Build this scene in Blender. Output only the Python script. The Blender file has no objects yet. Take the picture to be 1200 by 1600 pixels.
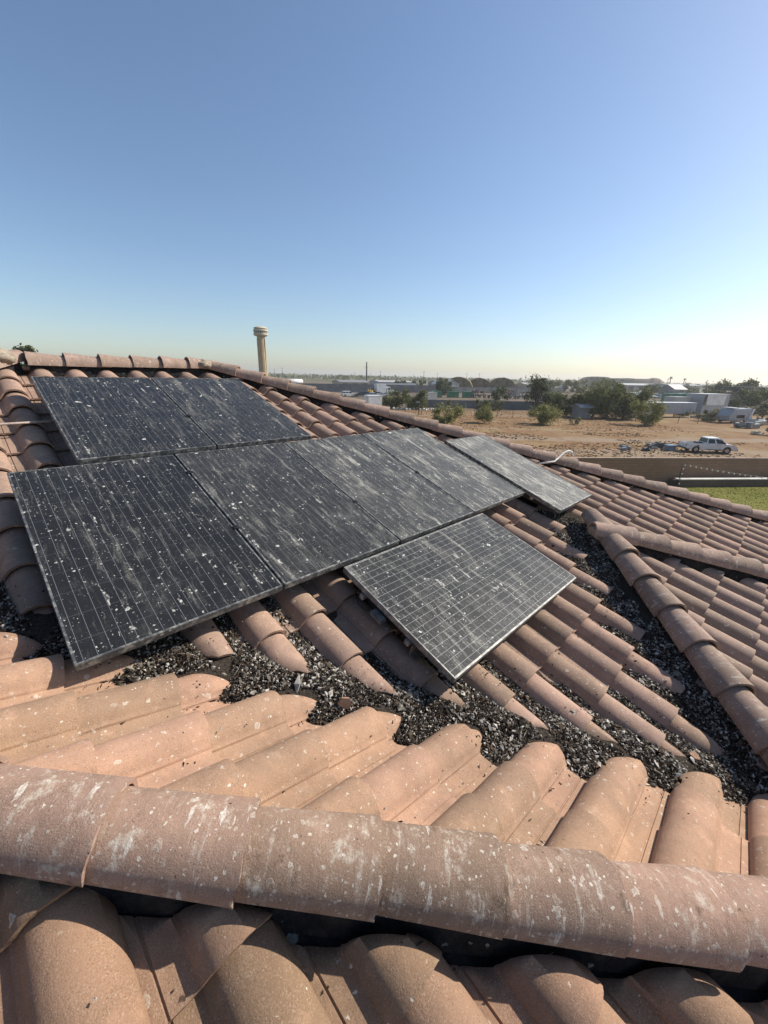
import bpy, bmesh, math, random
from mathutils import Vector, Matrix, noise
import numpy as np

random.seed(7)
rng = np.random.default_rng(7)
SC = bpy.context.scene
COL = SC.collection
R = math.radians

# ------------------------------------------------------------------ camera
Z0 = 5.434                                  # roof datum above the ground (ground is z = 0)
YAW, PITCH, ROLL = R(44.418), R(18.819), R(1.3825)
CAM = Vector((-0.078, -1.848, 1.166 + Z0))
fwd = Vector((math.cos(YAW) * math.cos(PITCH), math.sin(YAW) * math.cos(PITCH), -math.sin(PITCH)))
rgt = Vector((math.sin(YAW), -math.cos(YAW), 0))
upv = rgt.cross(fwd)
r2 = rgt * math.cos(ROLL) + upv * math.sin(ROLL)
u2 = -rgt * math.sin(ROLL) + upv * math.cos(ROLL)
cam_d = bpy.data.cameras.new("camera")
cam = bpy.data.objects.new("camera", cam_d)
COL.objects.link(cam)
cam.matrix_world = Matrix(((r2.x, u2.x, -fwd.x, CAM.x), (r2.y, u2.y, -fwd.y, CAM.y),
                           (r2.z, u2.z, -fwd.z, CAM.z), (0, 0, 0, 1)))
cam_d.sensor_fit = 'HORIZONTAL'
cam_d.sensor_width = 36
cam_d.lens = 624.6 / 1200 * 36
cam_d.clip_start = 0.05
cam_d.clip_end = 20000
SC.camera = cam

# ------------------------------------------------------------------ sky, sun, exposure
SUN_AZ, SUN_EL = R(-25), R(38)              # azimuth counted from +X towards +Y
world = bpy.data.worlds.new("World")
SC.world = world
world.use_nodes = True
wn = world.node_tree
bg = wn.nodes["Background"]
sky = wn.nodes.new("ShaderNodeTexSky")
sky.sky_type = 'NISHITA'
sky.sun_disc = False
sky.sun_elevation = SUN_EL
sky.sun_rotation = R(90) - SUN_AZ
sky.altitude = 0
sky.air_density = 1.0
sky.dust_density = 0.8
sky.ozone_density = 3.0
wn.links.new(sky.outputs[0], bg.inputs[0])
bg.inputs[1].default_value = 0.108
sun_d = bpy.data.lights.new("sun", 'SUN')
sun_d.energy = 4.8
sun_d.angle = R(0.55)
sun_d.color = (1.0, 0.93, 0.82)
sun = bpy.data.objects.new("sun", sun_d)
COL.objects.link(sun)
sdir = Vector((math.cos(SUN_EL) * math.cos(SUN_AZ), math.cos(SUN_EL) * math.sin(SUN_AZ), math.sin(SUN_EL)))
sun.rotation_euler = sdir.to_track_quat('Z', 'Y').to_euler()
sun.location = (20, -5, 30)
SC.view_settings.view_transform = 'Standard'
SC.view_settings.look = 'None'
SC.view_settings.gamma = 1
SC.view_settings.exposure = 0.45
SC.view_settings.use_curve_mapping = False
SC.cycles.use_denoising = True

# ------------------------------------------------------------------ helpers
def tag(o, label=None, cat=None, group=None, kind=None):
    if label: o["label"] = label
    if cat: o["category"] = cat
    if group: o["group"] = group
    if kind: o["kind"] = kind
    return o

def empty(name, loc=(0, 0, 0), rz=0.0):
    o = bpy.data.objects.new(name, None)
    o.empty_display_size = 0.2
    COL.objects.link(o)
    o.location = loc
    o.rotation_euler = (0, 0, rz)
    return o

def link(name, me, mat=None, parent=None, matrix=None):
    o = bpy.data.objects.new(name, me)
    COL.objects.link(o)
    if mat is not None and len(me.materials) == 0:
        for m in (mat if isinstance(mat, (list, tuple)) else [mat]):
            me.materials.append(m)
    if parent is not None: o.parent = parent
    if matrix is not None: o.matrix_local = matrix
    return o

class MB:
    """collects faces of one mesh"""
    def __init__(s): s.v = []; s.f = []; s.m = []
    def add(s, vs, fs, mi=0):
        b = len(s.v)
        s.v += [tuple(v) for v in vs]
        s.f += [tuple(b + i for i in f) for f in fs]
        s.m += [mi] * len(fs)
        return s
    def box(s, c, d, rz=0, mi=0, rot=None):
        hx, hy, hz = d[0] / 2, d[1] / 2, d[2] / 2
        M3 = rot if rot is not None else Matrix.Rotation(rz, 3, 'Z')
        c = Vector(c)
        vs = [c + M3 @ Vector((x * hx, y * hy, z * hz)) for x in (-1, 1) for y in (-1, 1) for z in (-1, 1)]
        return s.add(vs, [(0, 1, 3, 2), (4, 6, 7, 5), (0, 4, 5, 1), (2, 3, 7, 6), (0, 2, 6, 4), (1, 5, 7, 3)], mi)
    def tube(s, pts, r, n=8, mi=0, cap=True):
        pts = [Vector(p) for p in pts]
        rs = r if isinstance(r, (list, tuple)) else [r] * len(pts)
        rings = []
        for i, p in enumerate(pts):
            t = (pts[min(i + 1, len(pts) - 1)] - pts[max(i - 1, 0)]).normalized()
            a = t.cross(Vector((0, 0, 1)))
            if a.length < 1e-3: a = Vector((1, 0, 0))
            a.normalize(); b = t.cross(a).normalized()
            rings.append([p + (a * math.cos(k * 2 * math.pi / n) + b * math.sin(k * 2 * math.pi / n)) * rs[i] for k in range(n)])
        vs = [v for rg in rings for v in rg]
        fs = []
        for i in range(len(pts) - 1):
            for k in range(n):
                fs.append((i * n + k, i * n + (k + 1) % n, (i + 1) * n + (k + 1) % n, (i + 1) * n + k))
        if cap:
            fs.append(tuple(range(n))[::-1]); fs.append(tuple((len(pts) - 1) * n + k for k in range(n)))
        return s.add(vs, fs, mi)
    def lathe(s, prof, n=16, c=(0, 0, 0), mi=0):
        c = Vector(c)
        vs = [c + Vector((r * math.cos(k * 2 * math.pi / n), r * math.sin(k * 2 * math.pi / n), z)) for r, z in prof for k in range(n)]
        fs = [(i * n + k, i * n + (k + 1) % n, (i + 1) * n + (k + 1) % n, (i + 1) * n + k) for i in range(len(prof) - 1) for k in range(n)]
        fs.append(tuple((len(prof) - 1) * n + k for k in range(n)))
        return s.add(vs, fs, mi)
    def prism(s, poly, axis, a0, a1, mi=0):
        """poly: 2D outline; axis 'y': poly in xz; 'x': poly in yz; 'z': poly in xy"""
        def P(p, a):
            return {'y': (p[0], a, p[1]), 'x': (a, p[0], p[1]), 'z': (p[0], p[1], a)}[axis]
        n = len(poly)
        vs = [P(p, a0) for p in poly] + [P(p, a1) for p in poly]
        fs = [tuple(range(n)), tuple(range(2 * n - 1, n - 1, -1))] + [(i, n + i, n + (i + 1) % n, (i + 1) % n) for i in range(n)]
        return s.add(vs, fs, mi)
    def mesh(s, name, mats, smooth=False):
        me = bpy.data.meshes.new(name)
        me.from_pydata(s.v, [], s.f)
        for m in (mats if isinstance(mats, (list, tuple)) else [mats]): me.materials.append(m)
        if any(s.m): me.polygons.foreach_set("material_index", s.m)
        if smooth: me.polygons.foreach_set("use_smooth", [True] * len(s.f))
        me.update()
        return me
    def build(s, name, mats, parent=None, smooth=False, loc=None, bevel=0, fix=True):
        me = s.mesh(name, mats, smooth)
        if fix:
            bm = bmesh.new(); bm.from_mesh(me)
            if bevel:
                es = [e for e in bm.edges if len(e.link_faces) == 2 and e.calc_face_angle(0) > 0.5]
                bmesh.ops.bevel(bm, geom=es, offset=bevel, segments=2, affect='EDGES', clamp_overlap=True)
            bmesh.ops.recalc_face_normals(bm, faces=bm.faces[:])
            bm.to_mesh(me); bm.free()
        o = link(name, me, None, parent)
        if loc is not None: o.location = loc
        return o

# ------------------------------------------------------------------ materials
class NT:
    def __init__(s, name):
        s.mat = bpy.data.materials.new(name); s.mat.use_nodes = True
        s.t = s.mat.node_tree; s.b = s.t.nodes["Principled BSDF"]; s.out = s.t.nodes["Material Output"]
    def n(s, typ, **kw):
        nd = s.t.nodes.new(typ)
        for k, v in kw.items(): setattr(nd, k, v)
        return nd
    def l(s, a, b): s.t.links.new(a, b)
    def val(s, sock, v):
        if hasattr(v, 'links') or hasattr(v, 'is_output'): s.l(v, sock)
        else: sock.default_value = v
    def noise(s, vec, scale, detail=4, rough=0.55, dist=0.0):
        nd = s.n("ShaderNodeTexNoise"); nd.inputs["Scale"].default_value = scale
        nd.inputs["Detail"].default_value = detail; nd.inputs["Roughness"].default_value = rough
        nd.inputs["Distortion"].default_value = dist
        if vec is not None: s.l(vec, nd.inputs["Vector"])
        return nd.outputs[0]
    def vor(s, vec, scale, out="Distance", rnd=1.0, feature='F1'):
        nd = s.n("ShaderNodeTexVoronoi", feature=feature); nd.inputs["Scale"].default_value = scale
        nd.inputs["Randomness"].default_value = rnd
        if vec is not None: s.l(vec, nd.inputs["Vector"])
        return nd
    def ramp(s, f, a, b, c0=(0, 0, 0, 1), c1=(1, 1, 1, 1)):
        nd = s.n("ShaderNodeMapRange", interpolation_type='SMOOTHSTEP')
        nd.inputs[1].default_value = a; nd.inputs[2].default_value = b
        nd.inputs[3].default_value = 0; nd.inputs[4].default_value = 1
        s.l(f, nd.inputs[0]); return nd.outputs[0]
    def math(s, op, a, b=None, c=None):
        nd = s.n("ShaderNodeMath", operation=op)
        s.val(nd.inputs[0], a)
        if b is not None: s.val(nd.inputs[1], b)
        if c is not None: s.val(nd.inputs[2], c)
        return nd.outputs[0]
    def mix(s, f, a, b, mode='MIX'):
        nd = s.n("ShaderNodeMix", data_type='RGBA', blend_type=mode)
        s.val(nd.inputs[0], f)
        for i, v in ((6, a), (7, b)):
            if isinstance(v, tuple): nd.inputs[i].default_value = v if len(v) == 4 else (*v, 1)
            else: s.l(v, nd.inputs[i])
        return nd.outputs[2]
    def coords(s, kind="Object"):
        return s.n("ShaderNodeTexCoord").outputs[kind]
    def mapping(s, vec, scale=(1, 1, 1), loc=None):
        nd = s.n("ShaderNodeMapping"); s.l(vec, nd.inputs[0]); nd.inputs["Scale"].default_value = scale
        if loc is not None: s.val(nd.inputs["Location"], loc)
        return nd.outputs[0]
    def world_pos(s): return s.n("ShaderNodeNewGeometry").outputs["Position"]
    def rnd(s): return s.n("ShaderNodeObjectInfo").outputs["Random"]
    def objoff(s, vec, k=37.0):
        """offset the texture by the object's own random number"""
        r = s.rnd(); c = s.n("ShaderNodeCombineXYZ")
        s.l(s.math('MULTIPLY', r, k), c.inputs[0]); s.l(s.math('MULTIPLY', r, k * 1.7), c.inputs[1]); s.l(s.math('MULTIPLY', r, k * .6), c.inputs[2])
        nd = s.n("ShaderNodeVectorMath", operation='ADD'); s.l(vec, nd.inputs[0]); s.l(c.outputs[0], nd.inputs[1])
        return nd.outputs[0]
    def base(s, c, rough=0.8, metal=0.0, spec=0.4):
        if isinstance(c, tuple): s.b.inputs["Base Color"].default_value = c if len(c) == 4 else (*c, 1)
        else: s.l(c, s.b.inputs["Base Color"])
        s.val(s.b.inputs["Roughness"], rough)
        s.b.inputs["Metallic"].default_value = metal
        s.b.inputs["Specular IOR Level"].default_value = spec
        return s
    def bump(s, h, strength=0.4, dist=0.01, normal=None):
        nd = s.n("ShaderNodeBump"); nd.inputs["Strength"].default_value = strength; nd.inputs["Distance"].default_value = dist
        s.l(h, nd.inputs["Height"])
        if normal is not None: s.l(normal, nd.inputs["Normal"])
        s.l(nd.outputs[0], s.b.inputs["Normal"]); return nd.outputs[0]

def splats(m, vec, scale, rmin, rmax, cover, ragged=2.0):
    """mask of ragged spots: cover = share of cells that carry one"""
    nz = m.n("ShaderNodeTexNoise"); nz.inputs["Scale"].default_value = scale * ragged; nz.inputs["Detail"].default_value = 4
    m.l(vec, nz.inputs["Vector"])
    sub = m.n("ShaderNodeVectorMath", operation='SUBTRACT'); m.l(nz.outputs["Color"], sub.inputs[0]); sub.inputs[1].default_value = (.5, .5, .5)
    sc = m.n("ShaderNodeVectorMath", operation='SCALE'); m.l(sub.outputs[0], sc.inputs[0]); sc.inputs["Scale"].default_value = 0.9 / scale
    ad = m.n("ShaderNodeVectorMath", operation='ADD'); m.l(vec, ad.inputs[0]); m.l(sc.outputs[0], ad.inputs[1])
    v = m.vor(ad.outputs[0], scale)
    sep = m.n("ShaderNodeSeparateColor"); m.l(v.outputs["Color"], sep.inputs[0])
    r3 = m.math('POWER', sep.outputs[1], 2.2)
    rad = m.math('MULTIPLY_ADD', r3, rmax - rmin, rmin)
    on = m.math('LESS_THAN', sep.outputs[0], cover)
    fz = m.noise(vec, scale * 9, 3, .7)
    d = m.math('ADD', m.math('SUBTRACT', rad, v.outputs["Distance"]), m.math('MULTIPLY_ADD', fz, .16, -.08))
    msk = m.ramp(d, -.01, 0.07)
    return m.math('MULTIPLY', msk, on), sep.outputs[2], d

def plain(name, c, rough=0.7, metal=0.0, spec=0.4, var=0.12, scale=3.0, bump=0.0, grime=None):
    m = NT(name); co = m.coords()
    n = m.noise(co, scale, 5)
    lo = tuple(x * (1 - var * 1.6) for x in c); hi = tuple(min(1, x * (1 + var)) for x in c)
    col = m.mix(m.ramp(n, .3, .7), lo, hi)
    if grime:
        g = m.noise(co, scale * .35, 6, .7)
        col = m.mix(m.math('MULTIPLY', m.ramp(g, .45, .75), .55), col, grime)
    m.base(col, rough, metal, spec)
    if bump: m.bump(m.noise(co, scale * 6, 4), bump, .01)
    return m.mat

def tile_material(name, base_a, base_b, drop=0.25, grime=0.35, streak=0.0, spotscale=26.0, grain=1.0):
    m = NT(name)
    co = m.objoff(m.coords())
    wp = m.world_pos()
    r = m.rnd()
    col = m.mix(r, base_a, base_b)
    # tiles of different batches
    rw = m.n("ShaderNodeTexWhiteNoise", noise_dimensions='1D'); m.l(m.math('MULTIPLY', r, 91.7), rw.inputs["W"])
    hs = m.n("ShaderNodeHueSaturation"); m.l(col, hs.inputs["Color"])
    m.l(m.math('MULTIPLY_ADD', rw.outputs["Value"], .34, .82), hs.inputs["Value"])
    m.l(m.math('MULTIPLY_ADD', rw.outputs["Value"], -.014, .507), hs.inputs["Hue"])
    col = hs.outputs[0]
    # cloudy firing and weather variation
    n1 = m.noise(co, 5.0, 7, .7)
    col = m.mix(m.math('MULTIPLY', m.ramp(n1, .38, .70), .50), col, tuple(x * .58 for x in base_b))
    n1b = m.noise(m.objoff(co, 13.0), 9.0, 6, .7)
    col = m.mix(m.math('MULTIPLY', m.ramp(n1b, .52, .72), .45), col, tuple(min(1, x * 1.35) for x in base_a))
    n2 = m.noise(wp, 1.7, 7, .68)
    col = m.mix(m.math('MULTIPLY', m.ramp(n2, .44, .66), grime), col, (.120, .088, .066))
    n2b = m.noise(wp, 11.0, 6, .75)
    col = m.mix(m.math('MULTIPLY', m.ramp(n2b, .56, .72), grime * .8), col, (.46, .38, .29))
    # sandy grain of the concrete
    grain_v = m.math('MULTIPLY_ADD', m.ramp(m.noise(co, 16, 4, .6), .35, .65), .65, .50)
    n3 = m.noise(co, 210, 3, .8)
    col = m.mix(m.math('MULTIPLY', m.math('MULTIPLY', m.ramp(n3, .52, .68), .42 * grain), grain_v), col, (.56, .43, .33))
    n4 = m.noise(m.objoff(co, 3.0), 260, 2, .8)
    col = m.mix(m.math('MULTIPLY', m.math('MULTIPLY', m.ramp(n4, .53, .70), .58 * grain), grain_v), col, (.085, .050, .035))
    # pale bird droppings
    msk, rr, d = splats(m, co, spotscale, .10, .34, drop)
    edge = m.math('MULTIPLY_ADD', m.ramp(d, .13, .03), .60, .40)
    col = m.mix(m.math('MULTIPLY', m.math('MULTIPLY', msk, edge), m.math('MULTIPLY_ADD', rr, .60, .25)), col, (.66, .61, .52))
    msk2, rr2, d2 = splats(m, m.objoff(co, 11.0), spotscale * 2.6, .10, .36, drop * .9)
    col = m.mix(m.math('MULTIPLY', msk2, m.math('MULTIPLY_ADD', rr2, .6, .2)), col, (.68, .64, .55))
    # dark droppings
    msk3, rr3, d3 = splats(m, m.objoff(co, 23.0), spotscale * 1.7, .08, .22, drop * .25)
    col = m.mix(m.math('MULTIPLY', msk3, .8), col, (.035, .027, .02))
    if streak:
        st = m.mapping(co, (6, 46, 5))
        s1 = m.noise(st, 1.0, 5, .7, .5)
        gate = m.noise(co, 9.0, 3)
        f = m.math('MULTIPLY', m.ramp(s1, .52, .70), m.ramp(gate, .44, .60))
        f = m.math('MULTIPLY', f, m.math('MULTIPLY_ADD', m.ramp(m.noise(co, 90, 4, .8), .40, .62), .75, .25))
        col = m.mix(m.math('MULTIPLY', f, streak), col, (.60, .55, .47))
        big = m.noise(co, 13.0, 8, .78)
        col = m.mix(m.math('MULTIPLY', m.ramp(big, .54, .66), streak * .65), col, (.56, .50, .41))
        dr, rdr, ddr = splats(m, m.mapping(m.objoff(co, 4.0), (9, 34, 8)), 1.0, .08, .34, .70, 3.0)
        dtx = m.math('MULTIPLY_ADD', m.ramp(m.noise(co, 120, 4, .8), .38, .60), .7, .3)
        col = m.mix(m.math('MULTIPLY', m.math('MULTIPLY', dr, dtx), m.math('MULTIPLY_ADD', rdr, .6 * streak, .3)), col, (.68, .64, .56))
        brn = m.noise(m.objoff(co, 5.0), 6.5, 8, .78)
        col = m.mix(m.math('MULTIPLY', m.ramp(brn, .57, .67), streak * .7), col, (.065, .042, .026))
        scr = m.noise(m.mapping(m.objoff(co, 2.0), (9, 120, 9)), 1.0, 4, .7)
        col = m.mix(m.math('MULTIPLY', m.ramp(scr, .52, .74), streak * .30), col, (.13, .088, .064))
    m.base(col, .9, 0, .2)
    h = m.math('ADD', m.math('MULTIPLY', m.noise(co, 200, 4, .75), .7), m.math('MULTIPLY', m.noise(co, 38, 5, .65), .8))
    h = m.math('ADD', h, m.math('MULTIPLY', msk, .25))
    m.bump(h, .55, .005)
    return m.mat

MT = {}
MT['tile_m'] = tile_material('tile_main', (.385, .255, .186), (.325, .224, .168), .30, .40)
MT['tile_f'] = tile_material('tile_front', (.440, .268, .172), (.400, .250, .166), .38, .30)
MT['tile_c'] = tile_material('tile_near', (.325, .198, .124), (.295, .184, .118), .08, .28, spotscale=20)
MT['tile_w'] = tile_material('tile_wing', (.370, .258, .196), (.320, .230, .180), .20, .30)
MT['cap'] = tile_material('cap_near', (.345, .225, .162), (.312, .208, .154), .80, .28, 1.0, 24)
MT['cap_far'] = tile_material('cap_far', (.345, .238, .182), (.300, .214, .168), .42, .32, .50, 20)
MT['mortar'] = plain('mortar', (.30, .25, .19), .95, var=.25, scale=18, bump=.5)
fm_ = NT('felt'); fw = fm_.world_pos()
fc = fm_.mix(fm_.ramp(fm_.noise(fw, 9, 6, .7), .4, .7), (.010, .010, .012), (.040, .034, .030))
fa, fr_, fd = splats(fm_, fw, 22, .08, .34, .30); fc = fm_.mix(fm_.math('MULTIPLY', fa, .6), fc, (.34, .32, .28))
fm_.base(fc, .85, 0, .2); fm_.bump(fm_.noise(fw, 14, 5, .7), .8, .03); MT['felt'] = fm_.mat
MT['flash'] = plain('flashing', (.15, .15, .14), .55, .5, var=.3, scale=14)
MT['stucco'] = plain('stucco', (.46, .38, .29), .95, var=.08, scale=2, bump=.3)
MT['fascia'] = plain('fascia', (.20, .14, .10), .8)
MT['conduit'] = plain('conduit', (.42, .33, .27), .5, var=.15, scale=20)
MT['whiteconduit'] = plain('white_conduit', (.72, .69, .63), .45, var=.10, scale=20)

# ------------------------------------------------------------------ roof geometry
S = R(18.9); T = math.tan(S); CS, SN = math.cos(S), math.sin(S)
# crown planes (in roof datum): main z=T*y-.169 ; wing z=T*y-.069 ; near z=T*y+.255 ; front z=-.04-T*x ; wing side z=T*(x-5.18)-.069
KM, KW, KC, KF = -.169, -.03, .255, -.04
HIP0, HIPR1, HIPR2 = 6.5, 5.01, 3.355      # hips: x+y, x-y, x+y
VL1 = HIPR1 - (KW - KM) / T; VL2 = HIPR2 + (KW - KM) / T   # valleys beside the wing
CROWN = .100 + .034
class Slope:
    def __init__(s, right, down, k):
        s.r = Vector(right); d = Vector(down)
        s.U = Vector((-d.x * CS, -d.y * CS, SN)); s.n = s.r.cross(s.U); s.d = d; s.k = k
        s.O = Vector((0, 0, k + Z0))        # a point of the crown plane
    def at(s, u, v):                        # u along right, v along upslope measured from datum origin (0,0,Z0)
        base = s.r * u + s.U * v + Vector((0, 0, Z0))
        h = (s.O - base).dot(s.n)
        return base + s.n * h
    def frame(s, p):
        return Matrix(((s.r.x, s.U.x, s.n.x, p.x), (s.r.y, s.U.y, s.n.y, p.y), (s.r.z, s.U.z, s.n.z, p.z), (0, 0, 0, 1)))
SL_M = Slope((1, 0, 0), (0, -1, 0), KM)
SL_W = Slope((1, 0, 0), (0, -1, 0), KW)
SL_C = Slope((1, 0, 0), (0, -1, 0), KC)
SL_F = Slope((0, 1, 0), (1, 0, 0), KF)
SL_L = Slope((0, -1, 0), (-1, 0, 0), KW - HIPR1 * T - .035)

house = tag(empty("house", (0, 0, 0)), "two storey house with pinkish clay tile roof carrying the solar panels", "house")

def tile_profile(nseg):
    top = [(-.014, .010), (.0, .012), (.021, .012), (.0235, .0065), (.0275, .0065), (.030, .012), (.07, .0125), (.090, .016), (.0975, .0215), (.0995, .031), (.103, .036)]
    a0, a1 = 160, 4
    for i in range(nseg + 1):
        a = R(a0 + (a1 - a0) * i / nseg)
        top.append((.203 + .100 * math.cos(a), .012 + .088 * math.sin(a)))
    bot = []
    for i, (x, z) in enumerate(top):
        p = top[max(i - 1, 0)]; q = top[min(i + 1, len(top) - 1)]
        tx, tz = q[0] - p[0], q[1] - p[1]; L = math.hypot(tx, tz)
        bot.append((x + tz / L * .015, z - tx / L * .015))
    return top, bot

def tile_mesh(name, mat, nseg=12, rows=2, seed=0, length=.43):
    top, bot = tile_profile(nseg)
    rd = random.Random(seed)
    n = len(top); vs = []; fs = []
    for j in range(rows + 1):
        y = length * j / rows
        for k, pr in enumerate((top, bot)):
            for i, (x, z) in enumerate(pr):
                jy = 0
                if j == 0:
                    jy = .0035 * noise.noise(Vector((x * 26, seed * 7.3, 1.7))) + .002 * noise.noise(Vector((x * 90, seed * 3.1, .2)))
                dz = .0016 * noise.noise(Vector((x * 14, y * 9, seed * 5.1)))
                tp = 1 - .11 * (y / length)
                if x > .1: xx, zz = .203 + (x - .203) * (1 - .05 * y / length), .012 + (z - .012) * tp
                else: xx, zz = x, z
                vs.append((xx, y + jy, zz + dz + .034 * (1 - y / length)))
    st = 2 * n
    for j in range(rows):
        b = j * st; c = b + st
        for i in range(n - 1):
            fs.append((b + i, b + i + 1, c + i + 1, c + i))
            fs.append((b + n + i + 1, b + n + i, c + n + i, c + n + i + 1))
        fs.append((b + n, b, c, c + n)); fs.append((b + n - 1, b + 2 * n - 1, c + 2 * n - 1, c + n - 1))
    for i in range(n - 1):
        fs.append((i + 1, i, n + i, n + i + 1))
        e = rows * st
        fs.append((e + i, e + i + 1, e + n + i + 1, e + n + i))
    me = bpy.data.meshes.new(name); me.from_pydata(vs, [], fs); me.materials.append(mat)
    sm = [len(f) == 4 for f in fs]
    me.polygons.foreach_set("use_smooth", sm)
    me.update()
    bm = bmesh.new(); bm.from_mesh(me)
    for e in bm.edges:
        if len(e.link_faces) == 2 and e.calc_face_angle(0) > R(32): e.smooth = False
    bm.to_mesh(me); bm.free()
    return me

def lay_tiles(slope, part, meshes, u0, pitch, v0, expo, irange, jrange, halfplanes, keep=None, jit=1.0, seed=1, name="roof_tile"):
    """halfplanes: list of (a,b,c): keep a*x+b*y<=c (world). a tile is cut where a plane crosses it"""
    rd = random.Random(seed); made = []
    corners_l = [Vector((-.014, 0, .03)), Vector((.305, 0, .03)), Vector((-.014, .43, .02)), Vector((.305, .43, .02))]
    for j in jrange:
        for i in irange:
            p = slope.at(u0 + pitch * i, v0 + expo * j)
            p = p - slope.r * .203 - slope.n * CROWN
            F = slope.frame(p)
            jr = Matrix.Rotation(R(rd.gauss(0, .45)) * jit, 4, 'Z') @ Matrix.Rotation(R(rd.gauss(0, .3)) * jit, 4, 'X') @ Matrix.Rotation(R(rd.gauss(0, .35)) * jit, 4, 'Y')
            Mx = F @ Matrix.Translation((rd.gauss(0, .0022) * jit, rd.gauss(0, .004) * jit, abs(rd.gauss(0, .0012)))) @ jr
            ws = [Mx @ c for c in corners_l]
            out = False; cuts = []
            for (a, b, c) in halfplanes:
                d = [a * w.x + b * w.y - c for w in ws]
                if min(d) > -.03: out = True; break
                if max(d) > 0: cuts.append((a, b, c))
            if out: continue
            if keep is not None and not keep(sum(ws, Vector()) / 4): continue
            me = rd.choice(meshes)
            if cuts:
                bm = bmesh.new(); bm.from_mesh(me)
                inv = Mx.inverted()
                for (a, b, c) in cuts:
                    L = math.hypot(a, b); jc = rd.gauss(0, .008)
                    co = Vector((a * (c / L / L), b * (c / L / L), 0)) + Vector((a, b, 0)) / L * jc; no = Vector((a, b, 0)) / L
                    # wandering saw cut
                    no = (no + Vector((-b, a, 0)) / L * rd.gauss(0, .03)).normalized()
                    pc = sum(ws, Vector()) / 4; dd = (pc - co).dot(Vector((a, b, 0)) / L)
                    co = pc - Vector((a, b, 0)) / L * dd
                    co = inv @ co; no = (inv.to_3x3() @ no).normalized()
                    g = bm.verts[:] + bm.edges[:] + bm.faces[:]
                    res = bmesh.ops.bisect_plane(bm, geom=g, plane_co=co, plane_no=no, clear_outer=True)
                    es = [e for e in res['geom_cut'] if isinstance(e, bmesh.types.BMEdge)]
                    if es:
                        try: bmesh.ops.edgenet_fill(bm, edges=es)
                        except Exception: pass
                if len(bm.faces) < 8: bm.free(); continue
                for f in bm.faces: f.material_index = 0
                me2 = bpy.data.meshes.new("cut_tile"); bm.to_mesh(me2); bm.free()
                me2.materials.append(me.materials[0]); me = me2
            made.append(link(name, me, None, part, Mx))
    return made

def slab(name, pts, part_of, mat, thick=.03, drop=.135):
    """a roof deck polygon; pts are crown plane points (world); lowered by drop"""
    n = len(pts)
    vs = [(p[0], p[1], p[2] - drop) for p in pts] + [(p[0], p[1], p[2] - drop - thick) for p in pts]
    fs = [tuple(range(n)), tuple(range(2 * n - 1, n - 1, -1))] + [(i, n + i, n + (i + 1) % n, (i + 1) % n) for i in range(n)]
    mb = MB(); mb.add(vs, fs)
    return mb.build(name, mat, part_of)
def zc(k, x, y):
    return Z0 + {'M': T * y + KM, 'W': T * y + KW, 'C': T * y + KC, 'F': KF - T * x, 'L': T * (x - HIPR1) + KW,
                 'E': T * (6.5 - x) + KM, 'B': T * (8.1 - y) + KM, 'G': T * (x + 3.75) + KM}[k]
def pl(k, pts): return [(x, y, zc(k, x, y)) for x, y in pts]

VAL = .38           # valley between main and front slope: x+y
apx, apy = (HIPR1 + HIPR2) / 2, (HIPR2 - HIPR1) / 2
vpx, vpy = (VL1 + VL2) / 2, (VL2 - VL1) / 2
mpx, mpy = (VL1 + VAL) / 2, (VAL - VL1) / 2              # where the two valleys meet
FW = (KF - KW) / T                                       # front slope against wing: x+y
npx, npy = (HIPR1 + FW) / 2, (FW - HIPR1) / 2
main = slab("main_roof_slope", pl('M', [(.3, 4.05), (-1.685, 2.065), (mpx, mpy), (vpx, vpy), (VL2 + 4.2, -4.2), (10.7, -4.2), (2.45, 4.05)]), house, MT['felt'])
front = slab("front_roof_slope", pl('F', [(-3.2, 2.34), (-1.5, 1.88), (mpx, mpy), (npx, npy), (FW + 4.6, -4.6), (4.6, -5.46)]), house, MT['felt'])
near = slab("near_roof_slope", pl('C', [(-3.2, 2.34), (4.6, -5.46), (-4.2, -5.46), (-4.2, 2.34)]), house, MT['felt'])
wing = slab("wing_roof_slope", pl('W', [(apx, apy), (npx, npy), (FW + 4.6, -4.6), (HIPR2 + 4.6, -4.6)]), house, MT['felt'])
wside = slab("wing_side_slope", pl('L', [(apx, apy), (vpx, vpy), (mpx, mpy), (npx, npy)]), house, MT['felt'])
slab("wing_far_side_slope", [(apx, apy, zc('W', apx, apy)), (vpx, vpy, zc('M', vpx, vpy)), (VL2 + 4.2, -4.2, zc('M', 8, -4.2)), (HIPR2 + 4.6, -4.6, zc('W', 8, -4.6))], house, MT['felt'])
east = slab("far_roof_slope", pl('E', [(2.45, 4.05), (10.7, -4.2), (10.7, 12.3)]), house, MT['tile_w'], drop=.05)
back = slab("rear_roof_slope", pl('B', [(.3, 4.05), (2.45, 4.05), (10.7, 12.3), (-7.95, 12.3)]), house, MT['tile_w'], drop=.05)
west = slab("left_roof_slope", pl('G', [(.3, 4.05), (-7.95, 12.3), (-7.95, -4.2)]), house, MT['tile_w'], drop=.05)

# house body under the eaves
hb = MB(); hb.prism([(-7.3, -3.6), (-4.0, -3.6), (-4.0, -5.0), (4.3, -5.0), (4.3, -3.7), (10.1, -3.7), (10.1, 11.7), (-7.3, 11.7)], 'z', -.02, Z0 - 2.05)
hb.build("wall", MT['stucco'], house)

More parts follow.
